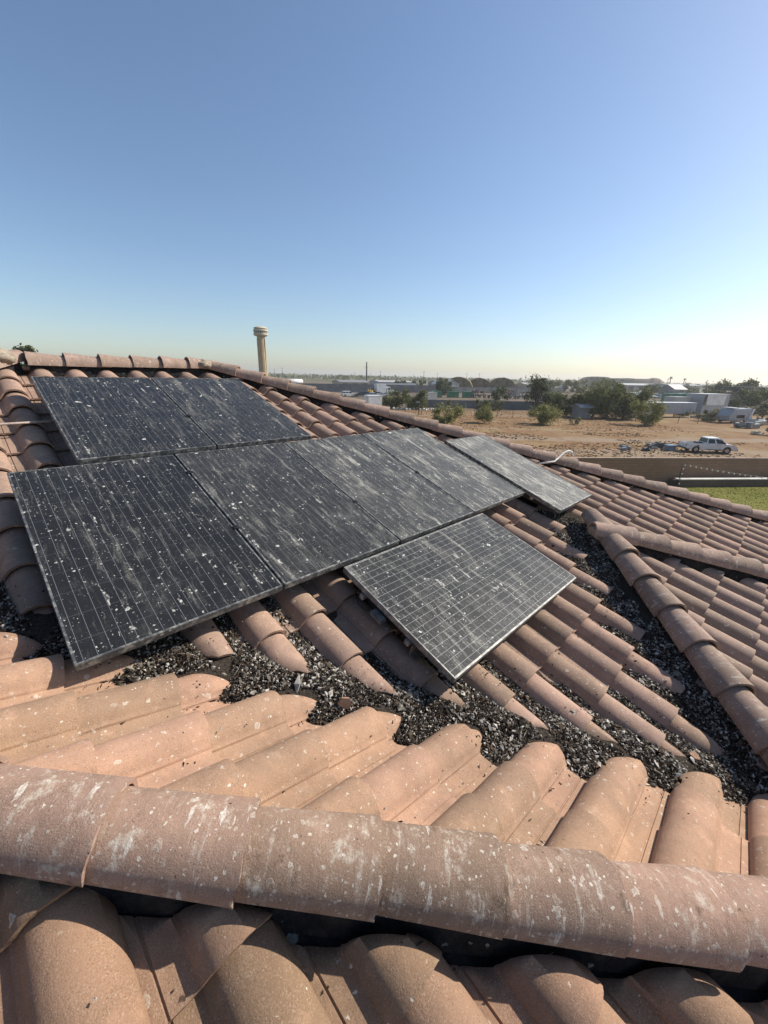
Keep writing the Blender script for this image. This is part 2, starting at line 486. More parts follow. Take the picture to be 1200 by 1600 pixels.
tm = [tile_mesh("roof_tile_m%d" % k, MT['tile_m'], 12, 2, k) for k in range(3)]
tf = [tile_mesh("roof_tile_f%d" % k, MT['tile_f'], 20, 4, 10 + k) for k in range(4)]
tc = [tile_mesh("roof_tile_c%d" % k, MT['tile_c'], 26, 5, 20 + k) for k in range(4)]
tw = [tile_mesh("roof_tile_w%d" % k, MT['tile_w'], 12, 2, 30 + k) for k in range(3)]

# what the camera could see (with a margin): used only to leave out tiles that never show
def sees(p, m=1.12):
    q = p - CAM; z = q.dot(fwd)
    if z < .05: return False
    x = 624.6 * q.dot(r2) / z / 600; y = 624.6 * q.dot(u2) / z / 800
    return abs(x) < m + .35 / z and abs(y) < m + .35 / z
PANELS = [(.38, 1.722, 1., 1.633), (1.38, 1.722, 1., 1.633)] + [(k * 1., 0., 1., 1.65) for k in range(4)] + [(4.02, -.405, .91, 1.62), (1.40, -1.0, 1.64, .95)]
def under_panel(p):
    q = p - Vector((0, 0, Z0)); u = q.x; v = q.y * CS + q.z * SN
    e = .34
    return any(a + e < u < a + w - e and b + e < v < b + h - e for a, b, w, h in PANELS)
def keepM(p):
    if not sees(p): return False
    q = p - Vector((0, 0, Z0)); u = q.x; v = q.y * CS + q.z * SN
    if .7 < u < 1.9 and 1.75 < v < 2.9: return False
    if .35 < u < 3.6 and .4 < v < 1.3: return False
    return not under_panel(p)
mt = lay_tiles(SL_M, main, tm, 1.146, .299, -.15, .361, range(-6, 30), range(-11, 14),
          [(1, 1, HIP0 - .02), (-1, -1, -VAL - .09), (0, 1, 4.02), (-1, 1, 3.73)] ,
          keep=lambda p: keepM(p) and not ((p.x - p.y > VL1 - .06) and (p.x + p.y < VL2 + .08)), seed=3)
ft = lay_tiles(SL_F, front, tf, -.15, .305, .015, .366, range(-10, 6), range(-9, 6),
          [(1, 1, VAL - .07), (-1, -1, .86 - .03)], keep=sees, seed=5)
ct = lay_tiles(SL_C, near, tc, -.183, .3052, -.85, .346, range(-6, 10), range(-8, 4),
          [(1, 1, -.86 - .135)], keep=lambda p: sees(p, 1.25), seed=6)
wt = lay_tiles(SL_W, wing, tw, 4.025, .298, -1.507, .36, range(-6, 14), range(-7, 4),
          [(1, 1, HIPR2 - .02), (-1, 1, -HIPR1 - .02), (-1, -1, -.15)], keep=sees, seed=8)
lt = lay_tiles(SL_L, wside, tm, -.2, .3, -1.5 + .1, .362, range(0, 14), range(-8, 12),
          [(-1, 1, -VL1 - .01), (1, -1, HIPR1 - .02)], keep=sees, seed=9)
print("TILES", len(mt), len(ft), len(ct), len(wt), len(lt))

# ---- ridge and hip caps
def cap_mesh(name, mat, nseg=20, rows=4, seed=0, length=.43, r_tail=.120, r_head=.104, th=.014):
    vs = []; fs = []; n = nseg + 1
    for j in range(rows + 1):
        y = length * j / rows; rr = r_tail + (r_head - r_tail) * j / rows
        for k in range(2):
            q = rr - th * k
            for i in range(n):
                a = R(-8 + 196 * i / nseg)
                w = 1 + .012 * noise.noise(Vector((math.cos(a) * 2, y * 4, seed * 3.7)))
                jy = 0
                if j == 0: jy = .006 * noise.noise(Vector((a * 2.2, seed * 2.7, .5))) + .003 * noise.noise(Vector((a * 9, seed, .9)))
                vs.append((q * w * math.cos(a) * 1.0, y + jy, q * w * .96 * math.sin(a)))
    st = 2 * n
    for j in range(rows):
        b = j * st; c = b + st
        for i in range(nseg):
            fs.append((b + i + 1, b + i, c + i, c + i + 1)); fs.append((b + n + i, b + n + i + 1, c + n + i + 1, c + n + i))
        fs.append((b, b + n, c + n, c)); fs.append((b + 2 * n - 1, b + n - 1, c + n - 1, c + 2 * n - 1))
    for i in range(nseg):
        fs.append((i, i + 1, n + i + 1, n + i)); e = rows * st
        fs.append((e + i + 1, e + i, e + n + i, e + n + i + 1))
    me = bpy.data.meshes.new(name); me.from_pydata(vs, [], fs); me.materials.append(mat)
    me.polygons.foreach_set("use_smooth", [True] * len(fs)); me.update()
    bm = bmesh.new(); bm.from_mesh(me)
    bmesh.ops.recalc_face_normals(bm, faces=bm.faces[:])
    for e in bm.edges:
        if len(e.link_faces) == 2 and e.calc_face_angle(0) > R(40): e.smooth = False
    bm.to_mesh(me); bm.free()
    return me
capn = [cap_mesh("cap_n%d" % k, MT['cap'], 36, 6, 40 + k) for k in range(5)]
capf = [cap_mesh("cap_f%d" % k, MT['cap_far'], 18, 3, 50 + k, r_tail=.130, r_head=.092, th=.018) for k in range(4)]

def cap_row(name, p0, dirv, count, expo, meshes, part_mat, board_drop=.16, bw=.09, seed=1, start=0):
    """caps laid from p0 (a lip position) down along dirv; lip k at p0 + dirv*expo*k"""
    rd = random.Random(seed)
    D = Vector(dirv).normalized(); p0 = Vector(p0)
    Sx = Vector((0, 0, 1)).cross(D).normalized(); U = -D; Xv = U.cross(Vector((0, 0, 1))).normalized(); N = Xv.cross(U).normalized()
    a = p0 + D * (expo * (start - 1) + .02); b = p0 + D * (expo * (start + count - 1) - .02)
    mb = MB()
    vs = []
    for p in (a, b):
        for x, z in ((-bw, -.10), (bw, -.10), (bw * .62, .062), (-bw * .62, .062)):
            vs.append(p + Xv * x + Vector((0, 0, 1)) * (z if z > 0 else -board_drop))
    mb.add(vs, [(0, 1, 2, 3), (7, 6, 5, 4), (0, 4, 5, 1), (1, 5, 6, 2), (2, 6, 7, 3), (3, 7, 4, 0)])
    row = mb.build(name, MT['felt'], house)
    for k in range(start, start + count):
        p = p0 + D * (expo * k) + N * (.008) + Xv * rd.gauss(0, .004)
        tilt = Matrix.Rotation(R(1.9 + rd.gauss(0, .5)), 4, 'X') @ Matrix.Rotation(R(rd.gauss(0, .8)), 4, 'Z') @ Matrix.Rotation(R(rd.gauss(0, 1.5)), 4, 'Y')
        F = Matrix(((Xv.x, U.x, N.x, p.x), (Xv.y, U.y, N.y, p.y), (Xv.z, U.z, N.z, p.z), (0, 0, 0, 1)))
        # tail lifted over the cap below: rotate about X so the head drops
        link("ridge_tile", rd.choice(meshes), None, row, F @ Matrix.Rotation(R(-1.6), 4, 'X') @ Matrix.Rotation(R(rd.gauss(0, .8)), 4, 'Z') @ Matrix.Rotation(R(rd.gauss(0, 1.2)), 4, 'Y'))
    return row
yw = -0.7634
DN = Vector((math.cos(yw), math.sin(yw), -.2354)).normalized()
near_row = cap_row("near_hip_caps", Vector((0, -.8726, -.04 + .0129 + Z0 + .0)) + DN * -.068, DN, 14, .3616, capn, None, start=-4, seed=2)
D45 = Vector((1, -1, -T)).normalized(); D135 = Vector((-1, -1, -T)).normalized()
zr = lambda k, x, y: zc(k, x, y)
# the far hip: lip 0 under the ridge end
q = Vector((3.18, 3.288, 1.0656 + Z0 - .112))
far_row = cap_row("far_hip_caps", q, D45, 34, .3635, capf, None, start=-2, seed=4)
q = Vector((4.354, -.999, -.2345 + Z0 - .112))
wing_r = cap_row("wing_right_hip_caps", q, D45, 13, .348, capf, None, start=0, seed=5)
q = Vector((3.927 + .01, -1.083, -.310 + Z0 - .098))
wing_l = cap_row("wing_left_hip_caps", q, D135, 12, .345, [cap_mesh("cap_w%d" % k, MT['cap_far'], 24, 4, 60 + k, r_tail=.130, r_head=.094, th=.018) for k in range(4)], None, start=-1, seed=6)
q = Vector((.62, 4.05, zc('M', 0, 4.05) - .005))
top_row = cap_row("top_ridge_caps", Vector((2.10, 4.05, zc('M', 0, 4.05) - .005)), Vector((-1, 0, -.012)), 6, .33, capf, None, start=0, seed=7)
q = Vector((.12, 3.87, zc('M', 0, 3.87)))
left_row = cap_row("left_hip_caps", q, D135, 4, .362, capf, None, start=0, seed=9)

# lumps of mortar at the cap junctions
def lump(loc, sx, sy, sz, seed, parent, mat, name="mortar_patch"):
    bm = bmesh.new(); bmesh.ops.create_icosphere(bm, subdivisions=3, radius=1)
    for v in bm.verts:
        k = 1 + .28 * noise.noise(v.co * 1.7 + Vector((seed, 0, 0))) + .14 * noise.noise(v.co * 5 + Vector((0, seed, 0)))
        v.co = Vector((v.co.x * sx * k, v.co.y * sy * k, v.co.z * sz * k))
    me = bpy.data.meshes.new(name); bm.to_mesh(me); bm.free()
    me.materials.append(mat); me.polygons.foreach_set("use_smooth", [True] * len(me.polygons))
    o = link(name, me, None, parent); o.location = loc; o.rotation_euler = (0, 0, seed)
    return o
lump((2.32, 4.03, zc('M', 0, 4.03) + .045), .15, .10, .06, 1.3, far_row, MT['mortar'])
lump((.20, 4.0, zc('M', 0, 4.0) + .06), .20, .15, .09, 2.1, left_row, MT['mortar'])
lump((4.20, -.78, zc('W', 0, -.78) + .02), .14, .14, .085, 3.3, wing_l, MT['mortar'])
for k, (x, y) in enumerate([(.02, -.75), (.62, -1.32), (.30, -1.04), (1.15, -1.83)]):
    lump((x, y, zc('F', x, y) - .02), .045, .035, .03, k * 1.9, near_row, MT['mortar'])
# strips of flashing hanging out under the near caps
for k, (s_, L) in enumerate([]):
    p = Vector((0, -.8726, -.027 + Z0)) + DN * s_ + Vector((-.082, -.086, -.062))
    mb = MB(); mb.box((0, 0, 0), (L, .05, .003), rz=yw, mi=0)
    o = mb.build("flashing_strip", MT['flash'], near_row); o.location = p; o.rotation_euler = (R(20), 0, 0)

# ------------------------------------------------------------------ solar panels
def panel_material(name, landscape=False, white_grid=False):
    m = NT(name)
    co = m.coords()
    sep = m.n("ShaderNodeSeparateXYZ"); m.l(co, sep.inputs[0])
    X, Y = sep.outputs[0], sep.outputs[1]
    def lines(c, pitch, wid, off=0.0):
        q = m.math('FRACT', m.math('ADD', m.math('DIVIDE', c, pitch), off))
        q = m.math('ABSOLUTE', m.math('SUBTRACT', q, .5))
        return m.math('GREATER_THAN', q, .5 - wid / pitch / 2)
    att = m.n("ShaderNodeAttribute", attribute_type='OBJECT', attribute_name='dust_sheen')
    dust_sheen = att.outputs["Fac"]
    oc = m.objoff(co, 29.0)
    n0 = m.noise(oc, 2.5, 3)
    cell = m.mix(n0, (.0055, .0065, .0090), (.0095, .011, .0145))
    if white_grid:
        g = m.math('MAXIMUM', lines(Y, .0505, .0026, .1), m.math('MULTIPLY', lines(X, .1585, .0035, .3), .6))
        cell = m.mix(m.math('MULTIPLY', g, .75), cell, (.34, .34, .33))
    else:
        g1 = lines(X, .0525, .0022, .35)
        cell = m.mix(m.math('MULTIPLY', g1, .40), cell, (.30, .31, .33))
        g2 = lines(Y, .1575, .0025, .2)
        cell = m.mix(m.math('MULTIPLY', g2, .22), cell, (.20, .21, .23))
    # runs of dirt down the slope: mottled, wandering, broken up by specks
    wz = m.n("ShaderNodeTexNoise"); wz.inputs["Scale"].default_value = 3.5; wz.inputs["Detail"].default_value = 3; m.l(oc, wz.inputs["Vector"])
    w1 = m.n("ShaderNodeVectorMath", operation='SUBTRACT'); m.l(wz.outputs["Color"], w1.inputs[0]); w1.inputs[1].default_value = (.5, .5, .5)
    w2 = m.n("ShaderNodeVectorMath", operation='MULTIPLY'); m.l(w1.outputs[0], w2.inputs[0]); w2.inputs[1].default_value = (.10, .25, 0)
    w3 = m.n("ShaderNodeVectorMath", operation='ADD'); m.l(oc, w3.inputs[0]); m.l(w2.outputs[0], w3.inputs[1])
    wo = w3.outputs[0]
    s1 = m.noise(m.mapping(wo, (13, 1.7, 1)), 1.0, 7, .72, .3)
    s2 = m.noise(m.mapping(m.objoff(wo, 5.0), (42, 4.5, 1)), 1.0, 5, .68, .3)
    bl = m.noise(wo, 4.5, 7, .75)
    spk = m.ramp(m.noise(oc, 95, 5, .85), .42, .62)
    spk2 = m.ramp(m.noise(m.objoff(oc, 2.0), 210, 3, .85), .50, .64)
    f = m.math('ADD', m.math('MULTIPLY', m.ramp(s1, .53, .70), 1.0), m.math('MULTIPLY', m.ramp(s2, .55, .70), .75))
    f = m.math('ADD', f, m.math('MULTIPLY', m.ramp(bl, .50, .76), .40))
    f = m.math('MULTIPLY', f, m.math('MULTIPLY_ADD', spk, .80, .20))
    f = m.math('ADD', f, m.math('MULTIPLY', m.math('MULTIPLY', spk2, m.ramp(bl, .30, .62)), .13))
    f = m.math('ADD', m.math('MULTIPLY', f, .62), .042)
    f = m.math('MINIMUM', m.math('MULTIPLY', f, dust_sheen), .85)  # dust film; on the right-hand panels also sky reflection painted into the colour
    col = m.mix(f, cell, (.47, .455, .40))
    # droppings, some with a tail running down
    a1, r1, d1 = splats(m, wo, 15, .05, .26, .42)
    a2, r2_, d2 = splats(m, m.objoff(oc, 7.0), 40, .08, .34, .30)
    a4, r4, d4 = splats(m, m.objoff(oc, 17.0), 85, .10, .36, .28)
    lo = m.mapping(m.objoff(wo, 3.0), (22, 3.4, 1)); a3, r3, d3 = splats(m, lo, 1.0, .08, .24, .40, 3.0)
    tex = m.math('MULTIPLY_ADD', m.ramp(m.noise(oc, 130, 4, .8), .36, .60), .65, .35)
    wh = m.math('MAXIMUM', m.math('MULTIPLY', a1, m.math('MULTIPLY_ADD', r1, .65, .40)), m.math('MULTIPLY', a2, m.math('MULTIPLY_ADD', r2_, .6, .38)))
    wh = m.math('MAXIMUM', wh, m.math('MULTIPLY', a4, .55))
    wh = m.math('MULTIPLY', wh, tex)
    wh = m.math('MAXIMUM', wh, m.math('MULTIPLY', m.math('MULTIPLY', a3, m.ramp(m.noise(oc, 45, 5, .8), .42, .58)), .75))
    col = m.mix(wh, col, (.72, .70, .64))
    rough = m.math('MINIMUM', m.math('ADD', m.math('MULTIPLY_ADD', f, .9, .30), m.math('MULTIPLY', wh, .5)), 1.0)
    m.base(col, rough, 0, .17)
    m.bump(wh, .25, .002)
    return m.mat
MT['panel'] = panel_material('panel_face')
MT['panel_grid'] = panel_material('panel_face_grid', white_grid=True)
def frame_mat(name, c, d):
    m = NT(name); co = m.objoff(m.coords())
    n = m.noise(co, 24, 5, .7); col = m.mix(m.math('MULTIPLY', m.ramp(n, .42, .70), d), c, (.42, .41, .37))
    a, r, _ = splats(m, co, 30, .08, .3, .3); col = m.mix(m.math('MULTIPLY', a, .8), col, (.66, .65, .60))
    m.base(col, .45, .35, .5); return m.mat
MT['frame'] = frame_mat('panel_frame', (.085, .090, .092), .85)
MT['frame_grey'] = frame_mat('panel_frame_grey', (.16, .16, .155), .85)
MT['alu'] = plain('aluminium', (.42, .42, .41), .4, .8, var=.2, scale=10)
MT['black'] = plain('black_plastic', (.015, .015, .016), .5)

def panel_matrix(u, v, h, rot=0.0, tilt=(0, 0)):
    U = Vector((0, CS, SN)); N = Vector((0, -SN, CS)); p = Vector((u, 0, Z0)) + U * v + N * h
    F = Matrix(((1, U.x, N.x, p.x), (0, U.y, N.y, p.y), (0, U.z, N.z, p.z), (0, 0, 0, 1)))
    return F @ Matrix.Rotation(rot, 4, 'Z') @ Matrix.Rotation(tilt[0], 4, 'X') @ Matrix.Rotation(tilt[1], 4, 'Y')

def solar_panel(u, v, w, hgt, h, label, dust_sheen, grid=False, rot=0, tilt=(0, 0), clamps=()):
    root = empty("solar_panel"); root.matrix_world = panel_matrix(u, v, h, rot, tilt)
    tag(root, label, "solar panel", "solar panels on the main roof slope")
    fm = MT['frame_grey'] if grid else MT['frame']
    b = .012; D = .042
    mb = MB()
    # L section: upright outer web with a narrow top lip
    for (x0, y0, x1, y1) in ((0, 0, w, b), (0, hgt - b, w, hgt), (0, b, b, hgt - b), (w - b, b, w, hgt - b)):
        e = .0004
        mb.box(((x0 + x1) / 2, (y0 + y1) / 2, -D / 2), (x1 - x0 - e, y1 - y0 - e, D))
    fr = mb.build("frame", fm, root, bevel=.0018)
    mb = MB()
    nx, ny = 2, 2
    mb.box((w / 2, hgt / 2, -.006), (w - 2 * b + .001, hgt - 2 * b + .001, .006))
    gl = mb.build("glass_face", MT['panel_grid'] if grid else MT['panel'], root)
    gl["dust_sheen"] = float(dust_sheen)
    for (cx, cy) in clamps:
        mb = MB(); mb.box((cx, cy, .004), (.034, .036, .006)); mb.lathe([(.006, .007), (.006, .014), (.003, .015)], 8, (cx, cy, 0))
        mb.box((cx, cy, -.02), (.010, .030, .044))
        mb.build("clamp", MT['black'], root)
    return root
g = .006
solar_panel(.38, 1.722, .987, 1.633, .0, "dark solar panel at the ridge end of the array, topmost left, with a tan blotch", .55)
solar_panel(1.382, 1.724, .987, 1.633, .002, "streaked solar panel in the upper row, next to the bare tiles below the ridge", .8, clamps=((-.004, .62),))
solar_panel(.0, .0, .986, 1.65, .0, "darkest and largest-looking solar panel, at the left foot of the array", .48)
solar_panel(1.001, .001, .986, 1.65, .001, "streaky solar panel second from the left in the long row", 1.0, clamps=((-.004, .60), (-.004, 1.35)))
solar_panel(2.002, -.001, .986, 1.65, .0, "dusty solar panel third in the long row, above the gridded panel", 1.9, clamps=((-.004, .55),))  # raised film: dust plus painted grazing sky reflection
solar_panel(3.003, .0, .986, 1.65, .001, "dusty grey solar panel at the right end of the long row", 2.7, clamps=((-.004, .75),))  # paler still, dust with sky reflection painted in
solar_panel(4.10, -.395, .94, 1.655, -.012, "pale dusty solar panel standing apart from the row, nearest the far hip", 4.4, tilt=(R(.3), R(.4)))  # palest film, real dust and painted sky sheen together
solar_panel(1.421, -.992, 1.665, .968, -.016, "lowest solar panel, set sideways, with a bright grid of cell lines", 1.25, True, rot=R(-.3))

# rails and feet that carry the rows
def rail(u0, u1, v, h, label, feet):
    root = empty("mounting_rail"); root.matrix_world = panel_matrix(u0, v, h)
    tag(root, label, "rail", "aluminium rails under the panels")
    MB().box(((u1 - u0) / 2, 0, 0), (u1 - u0, .035, .034)).build("bar", MT['alu'], root, bevel=.002)
    for fx in feet:
        mb = MB(); mb.box((fx, -.03, -.045), (.045, .006, .07)); mb.box((fx, -.055, -.082), (.05, .06, .006))
        mb.build("foot", MT['alu'], root)
rail(.42, 2.34, 3.0, -.060, "aluminium rail under the upper edge of the ridge row", (.2, 1.2))
rail(.42, 2.34, 2.1, -.060, "aluminium rail under the lower part of the ridge row", (.2, 1.2))
rail(.03, 3.97, 1.3, -.060, "aluminium rail under the upper part of the long row", (.2, 1.4, 2.6))
rail(.03, 3.97, .35, -.060, "aluminium rail under the lower part of the long row", (.2, 1.4, 2.6))
rail(1.405, 3.08, -.25, -.077, "aluminium rail under the upper edge of the gridded panel", (.3, 1.3))
rail(1.405, 3.08, -.66, -.077, "aluminium rail whose end pokes out beside the gridded panel", (.05, 1.3))
rail(4.12, 5.02, .9, -.073, "short aluminium rail under the upper half of the detached panel", (.3,))
rail(4.12, 5.02, -.05, -.073, "short aluminium rail under the lower half of the detached panel", (.3,))
# module box and drooping lead beside the gridded panel
root = empty("junction_box"); root.matrix_world = panel_matrix(1.40, -.42, -.085)
tag(root, "small grey junction box with drooping lead under the gridded panel edge", "junction box")
MB().box((0, 0, 0), (.05, .10, .03)).build("case", MT['flash'], root, bevel=.004)
MB().tube([(0, .05, 0), (-.015, .10, -.03), (-.01, .17, -.04), (.02, .24, -.01)], .004, 6).build("cable", MT['black'], root, smooth=True)

# conduits lying on the tiles
def roofp(u, v, h): 
    U = Vector((0, CS, SN)); N = Vector((0, -SN, CS)); return Vector((u, 0, Z0)) + U * v + N * h
CONDUIT = [roofp(5.49, .51, -.14), roofp(5.83, .44, -.12), roofp(5.93, .44, -.07), roofp(6.05, .44, .0), roofp(6.14, .42, .03), roofp(6.18, .38, .02), roofp(6.18, .34, -.03)]
o = MB().tube(CONDUIT, .014, 8).build("pipe", MT['whiteconduit'], None, smooth=True)
tag(o, "bent white conduit beside the detached panel at the far hip", "conduit")
o = MB().tube([roofp(-.6, 2.62, -.135), roofp(.1, 2.66, -.135), roofp(.62, 2.70, -.145)], .010, 8).build("pipe", MT['conduit'], None, smooth=True)
tag(o, "straight pinkish conduit running under the topmost left panel", "conduit")

# ------------------------------------------------------------------ droppings and chaff in the valleys
def prof(x):                                  # height of a tile's top over its own datum, x within the tile
    x = x % .3
    if x < .10: return .013
    a = (x - .203) / .100
    return .012 + .088 * math.sqrt(max(0, 1 - a * a))
def surf(x, y):
    """top of the tiles (approx.), in world z"""
    cand = []
    cM = zc('M', x, y) - (.110 - prof((x - 1.146 + .203) / .299 * .3)) / CS if x + y > VAL - .04 else -9
    cF = zc('F', x, y) - (.110 - prof((y + .15 + .203) / .305 * .3)) / CS if x + y < VAL + .10 else -9
    if x - y > VL1 and x + y < VL2: cM = max(cM, zc('L', x, y) - .05) if x - y < HIPR1 else zc('W', x, y) - .03
    return max(cM, cF)
def dtop(x, y):
    """top of the chaff layer, in world z"""
    w = x + y - VAL
    nz = noise.noise(Vector((x * 2.1, y * 2.1, 3.3))) * .022 + noise.noise(Vector((x * 7, y * 7, 1.3))) * .012
    pan = zc('M', x, y) - .112 / CS
    # main valley: deep at the line, thinning up the main slope
    run = min(1.0, max(0.0, (x + .85) / .6))
    d1 = .128 * math.exp(-(max(0, w) / .37) ** 2) - .022 - .035 * (1 - run)
    if w < 0: d1 = .106 - .035 * (1 - run) + w * .10
    s = x - y - VL1
    d2 = .100 * math.exp(-(s / .32) ** 2) - .020 if x > 1.6 else -.1
    if s > 0: d2 = .085 + s * .26
    # up the pans below the panels
    d3 = .040 * math.exp(-((w - .35) / .45) ** 2) * (1 if .2 < x < 2.9 else .3) - .014
    d4 = .030 * math.exp(-((y * CS + (T * y + KM) * SN + .05) / .30) ** 2) - .012 if -.2 < x < 1.6 else -.05
    return pan + max(d1, d2, d3, d4) + nz
chips_v = []; chips_f = []; chips_m = []
def inside(x, y):
    return x + y > VAL - .42 and x - y < HIPR1 - .06 and -1.05 < x < 4.5 and y < 1.5
# the bed: a height field trimmed to where it stands above the tiles
step = .028
bed = MB(); idx = {}
xs = np.arange(-1.05, 4.6, step); ys = np.arange(-2.9, 1.5, step)
def bedv(i, j):
    k = (i, j)
    if k not in idx:
        x, y = xs[i], ys[j]; idx[k] = len(bed.v); bed.v.append((x, y, dtop(x, y) - .004))
    return idx[k]
for i in range(len(xs) - 1):
    for j in range(len(ys) - 1):
        x, y = xs[i] + step / 2, ys[j] + step / 2
        if not inside(x, y): continue
        if dtop(x, y) > surf(x, y) - .03:
            bed.f.append((bedv(i, j), bedv(i + 1, j), bedv(i + 1, j + 1), bedv(i, j + 1))); bed.m.append(0)
bedm = NT('chaff_bed'); cc = bedm.world_pos()
cl = bedm.mix(bedm.ramp(bedm.noise(cc, 120, 5, .8), .35, .7), (.022, .017, .014), (.105, .085, .066))
cl = bedm.mix(bedm.math('MULTIPLY', bedm.ramp(bedm.noise(cc, 190, 3, .8), .60, .70), .8), cl, (.42, .39, .34))
bedm.base(cl, .95, 0, .1); bedm.bump(bedm.noise(cc, 110, 5, .8), .9, .015)
chipm = [plain('chaff_dark', (.028, .022, .018), .95, 0, .1, var=.5, scale=40), plain('chaff_brown', (.088, .064, .046), .95, 0, .1, var=.4, scale=40),
         plain('chaff_grey', (.200, .180, .150), .95, 0, .1, var=.3, scale=40), plain('chaff_white', (.44, .41, .36), .95, 0, .1, var=.2, scale=40), bedm.mat]
bed.m = [4] * len(bed.f)
deb = MB(); deb.v = list(bed.v); deb.f = list(bed.f); deb.m = list(bed.m)
def chip(x, y, z, L, W, H, mi):
    yawc = random.uniform(0, 6.283); pit = random.gauss(0, .45); rol = random.uniform(-1, 1)
    ca, sa = math.cos(yawc), math.sin(yawc); cp, sp = math.cos(pit), math.sin(pit)
    a = Vector((ca * cp, sa * cp, sp)); b = Vector((-sa, ca, 0)); c = a.cross(b)
    cr, sr = math.cos(rol), math.sin(rol)
    b, c = b * cr + c * sr, c * cr - b * sr
    p = Vector((x, y, z)); k = len(deb.v)
    bend = c * random.uniform(-.25, .35) * L
    deb.v += [tuple(p + a * L + bend), tuple(p - a * L + bend), tuple(p + b * W), tuple(p - b * W), tuple(p + c * H), tuple(p - c * H)]
    for f in ((0, 2, 4), (2, 1, 4), (1, 3, 4), (3, 0, 4), (2, 0, 5), (1, 2, 5), (3, 1, 5), (0, 3, 5)):
        deb.f.append((k + f[0], k + f[1], k + f[2])); deb.m.append(mi)
n_made = 0; tries = 0
while n_made < 60000 and tries < 640000:
    tries += 1
    x = random.uniform(-1.0, 4.4); y = random.uniform(-2.85, 1.4)
    if not inside(x, y): continue
    zt = dtop(x, y); zs = surf(x, y)
    if zt < zs - .004:
        if random.random() > .010 or zt < zs - .07: continue
        z = zs + .003
    else: z = zt + random.uniform(-.004, .006)
    kcl = noise.noise(Vector((x * 6, y * 6, 9.1)))
    mi = random.choices((0, 1, 2, 3), (.44 - .25 * kcl, .24, .20 + .12 * kcl, max(.02, .14 + .12 * kcl)))[0]
    L = random.lognormvariate(math.log(.0064 + .002 * kcl), .48)
    if random.random() < .012: chip(x, y, z + .006, random.uniform(.018, .045), .0015, .0012, random.choice((1, 1, 2, 3)))
    else: chip(x, y, z, L, L * random.uniform(.40, .85), L * random.uniform(.30, .6), mi)
    n_made += 1
# scattered crumbs over the front slope, the caps' edge and the near slope
for _ in range(420):
    x = random.uniform(-.6, 2.3); 
    y = random.gauss(VAL - .10 - x, .16) if random.random() < .6 else -.86 - x + random.uniform(.14, 1.1)
    if not (-.80 < x + y < VAL): continue
    u = ((y + .15 + .203) % .305)
    if u > .125 and random.random() < .93: continue
    chip(x, y, surf(x, y) + .006, random.lognormvariate(math.log(.008), .4), .004, .003, random.choices((0, 1, 3), (.65, .15, .2))[0])
for _ in range(70):
    s_ = random.uniform(-.6, 3.0); p = Vector((0, -.8726, 0)) + DN * s_; off = abs(random.gauss(.15, .10)) + .05
    x, y = p.x - off * .7, p.y - off * .7
    u = ((x + .183 + .203) % .3052)
    if u > .12 and random.random() < .85: continue
    z = zc('C', x, y) - (.110 - prof(u / .3052 * .3)) / CS + .010
    chip(x, y, z, random.lognormvariate(math.log(.007), .4), .0035, .003, random.choices((0, 1, 3), (.7, .2, .1))[0])
dob = deb.build("droppings_and_debris", chipm, None, fix=False)
tag(dob, "dark and white heap of dried droppings and chaff filling the roof valleys", "debris", kind="stuff")
print("CHIPS", n_made, len(deb.f))
# broken bits of tile and a few feathers or twigs in the heap
def shard(loc, rot, size, seed, label):
    rd = random.Random(seed); n = 6
    poly = [(size * (.6 + .5 * rd.random()) * math.cos(k * 2 * math.pi / n), size * (.6 + .5 * rd.random()) * math.sin(k * 2 * math.pi / n)) for k in range(n)]
    o = MB().prism(poly, 'z', -.007, .007).build("tile_shard", MT['tile_c'], None, bevel=.001)
    o.location = loc; o.rotation_euler = rot; tag(o, label, "tile shard", "broken pieces of roof tile")
x, y = .93, -.62
shard((x, y, dtop(x, y) + .02), (R(75), R(5), R(-35)), .042, 1, "broken piece of tile standing on edge in the droppings")
x, y = 2.42, -1.93
shard((x, y, dtop(x, y) + .008), (R(12), R(5), R(10)), .035, 2, "pale flat stone-like piece of tile where the valleys meet")
for k, (x, y, lab) in enumerate([(1.95, -1.62, "thin dry twig lying on a front slope pan"), (.62, -.02, "dry twig in the heap below the darkest panel"), (2.15, -1.55, "dry twig among droppings near the lowest tiles")]):
    p = Vector((x, y, max(surf(x, y), dtop(x, y)) + .010))
    o = MB().tube([p, p + Vector((.03, -.02, .012)), p + Vector((.05, -.05, .008)), p + Vector((.055, -.09, .004))], [.0022, .002, .0018, .001], 5).build("twig", chipm[1], None, smooth=True)
    tag(o, lab, "twig", "twigs on the roof")

# ------------------------------------------------------------------ ground, lawn, field
WD = Vector((.776, -.631, 0)); WN = Vector((.631, .776, 0))     # block wall direction and its outward normal
WP = Vector((32.5, 3.3, 0))
gm = NT('ground'); wp = gm.world_pos()
dt = gm.n("ShaderNodeVectorMath", operation='DOT_PRODUCT'); gm.l(wp, dt.inputs[0]); dt.inputs[1].default_value = WN
q = dt.outputs["Value"]
wob = gm.noise(wp, .06, 4, .6)
q2 = gm.math('MULTIPLY_ADD', wob, 14.0, gm.math('SUBTRACT', q, 7.0))
n_big = gm.noise(gm.mapping(wp, (1, 1, 1)), .10, 6, .65)
n_mid = gm.noise(wp, .55, 6, .7)
n_fin = gm.noise(wp, 4.0, 5, .75)
weed = gm.mix(gm.ramp(n_mid, .35, .65), (.185, .105, .052), (.250, .155, .080))
weed = gm.mix(gm.math('MULTIPLY', gm.ramp(n_fin, .45, .70), .4), weed, (.150, .085, .048))
straw = gm.mix(gm.ramp(n_fin, .3, .7), (.300, .215, .115), (.245, .170, .088))
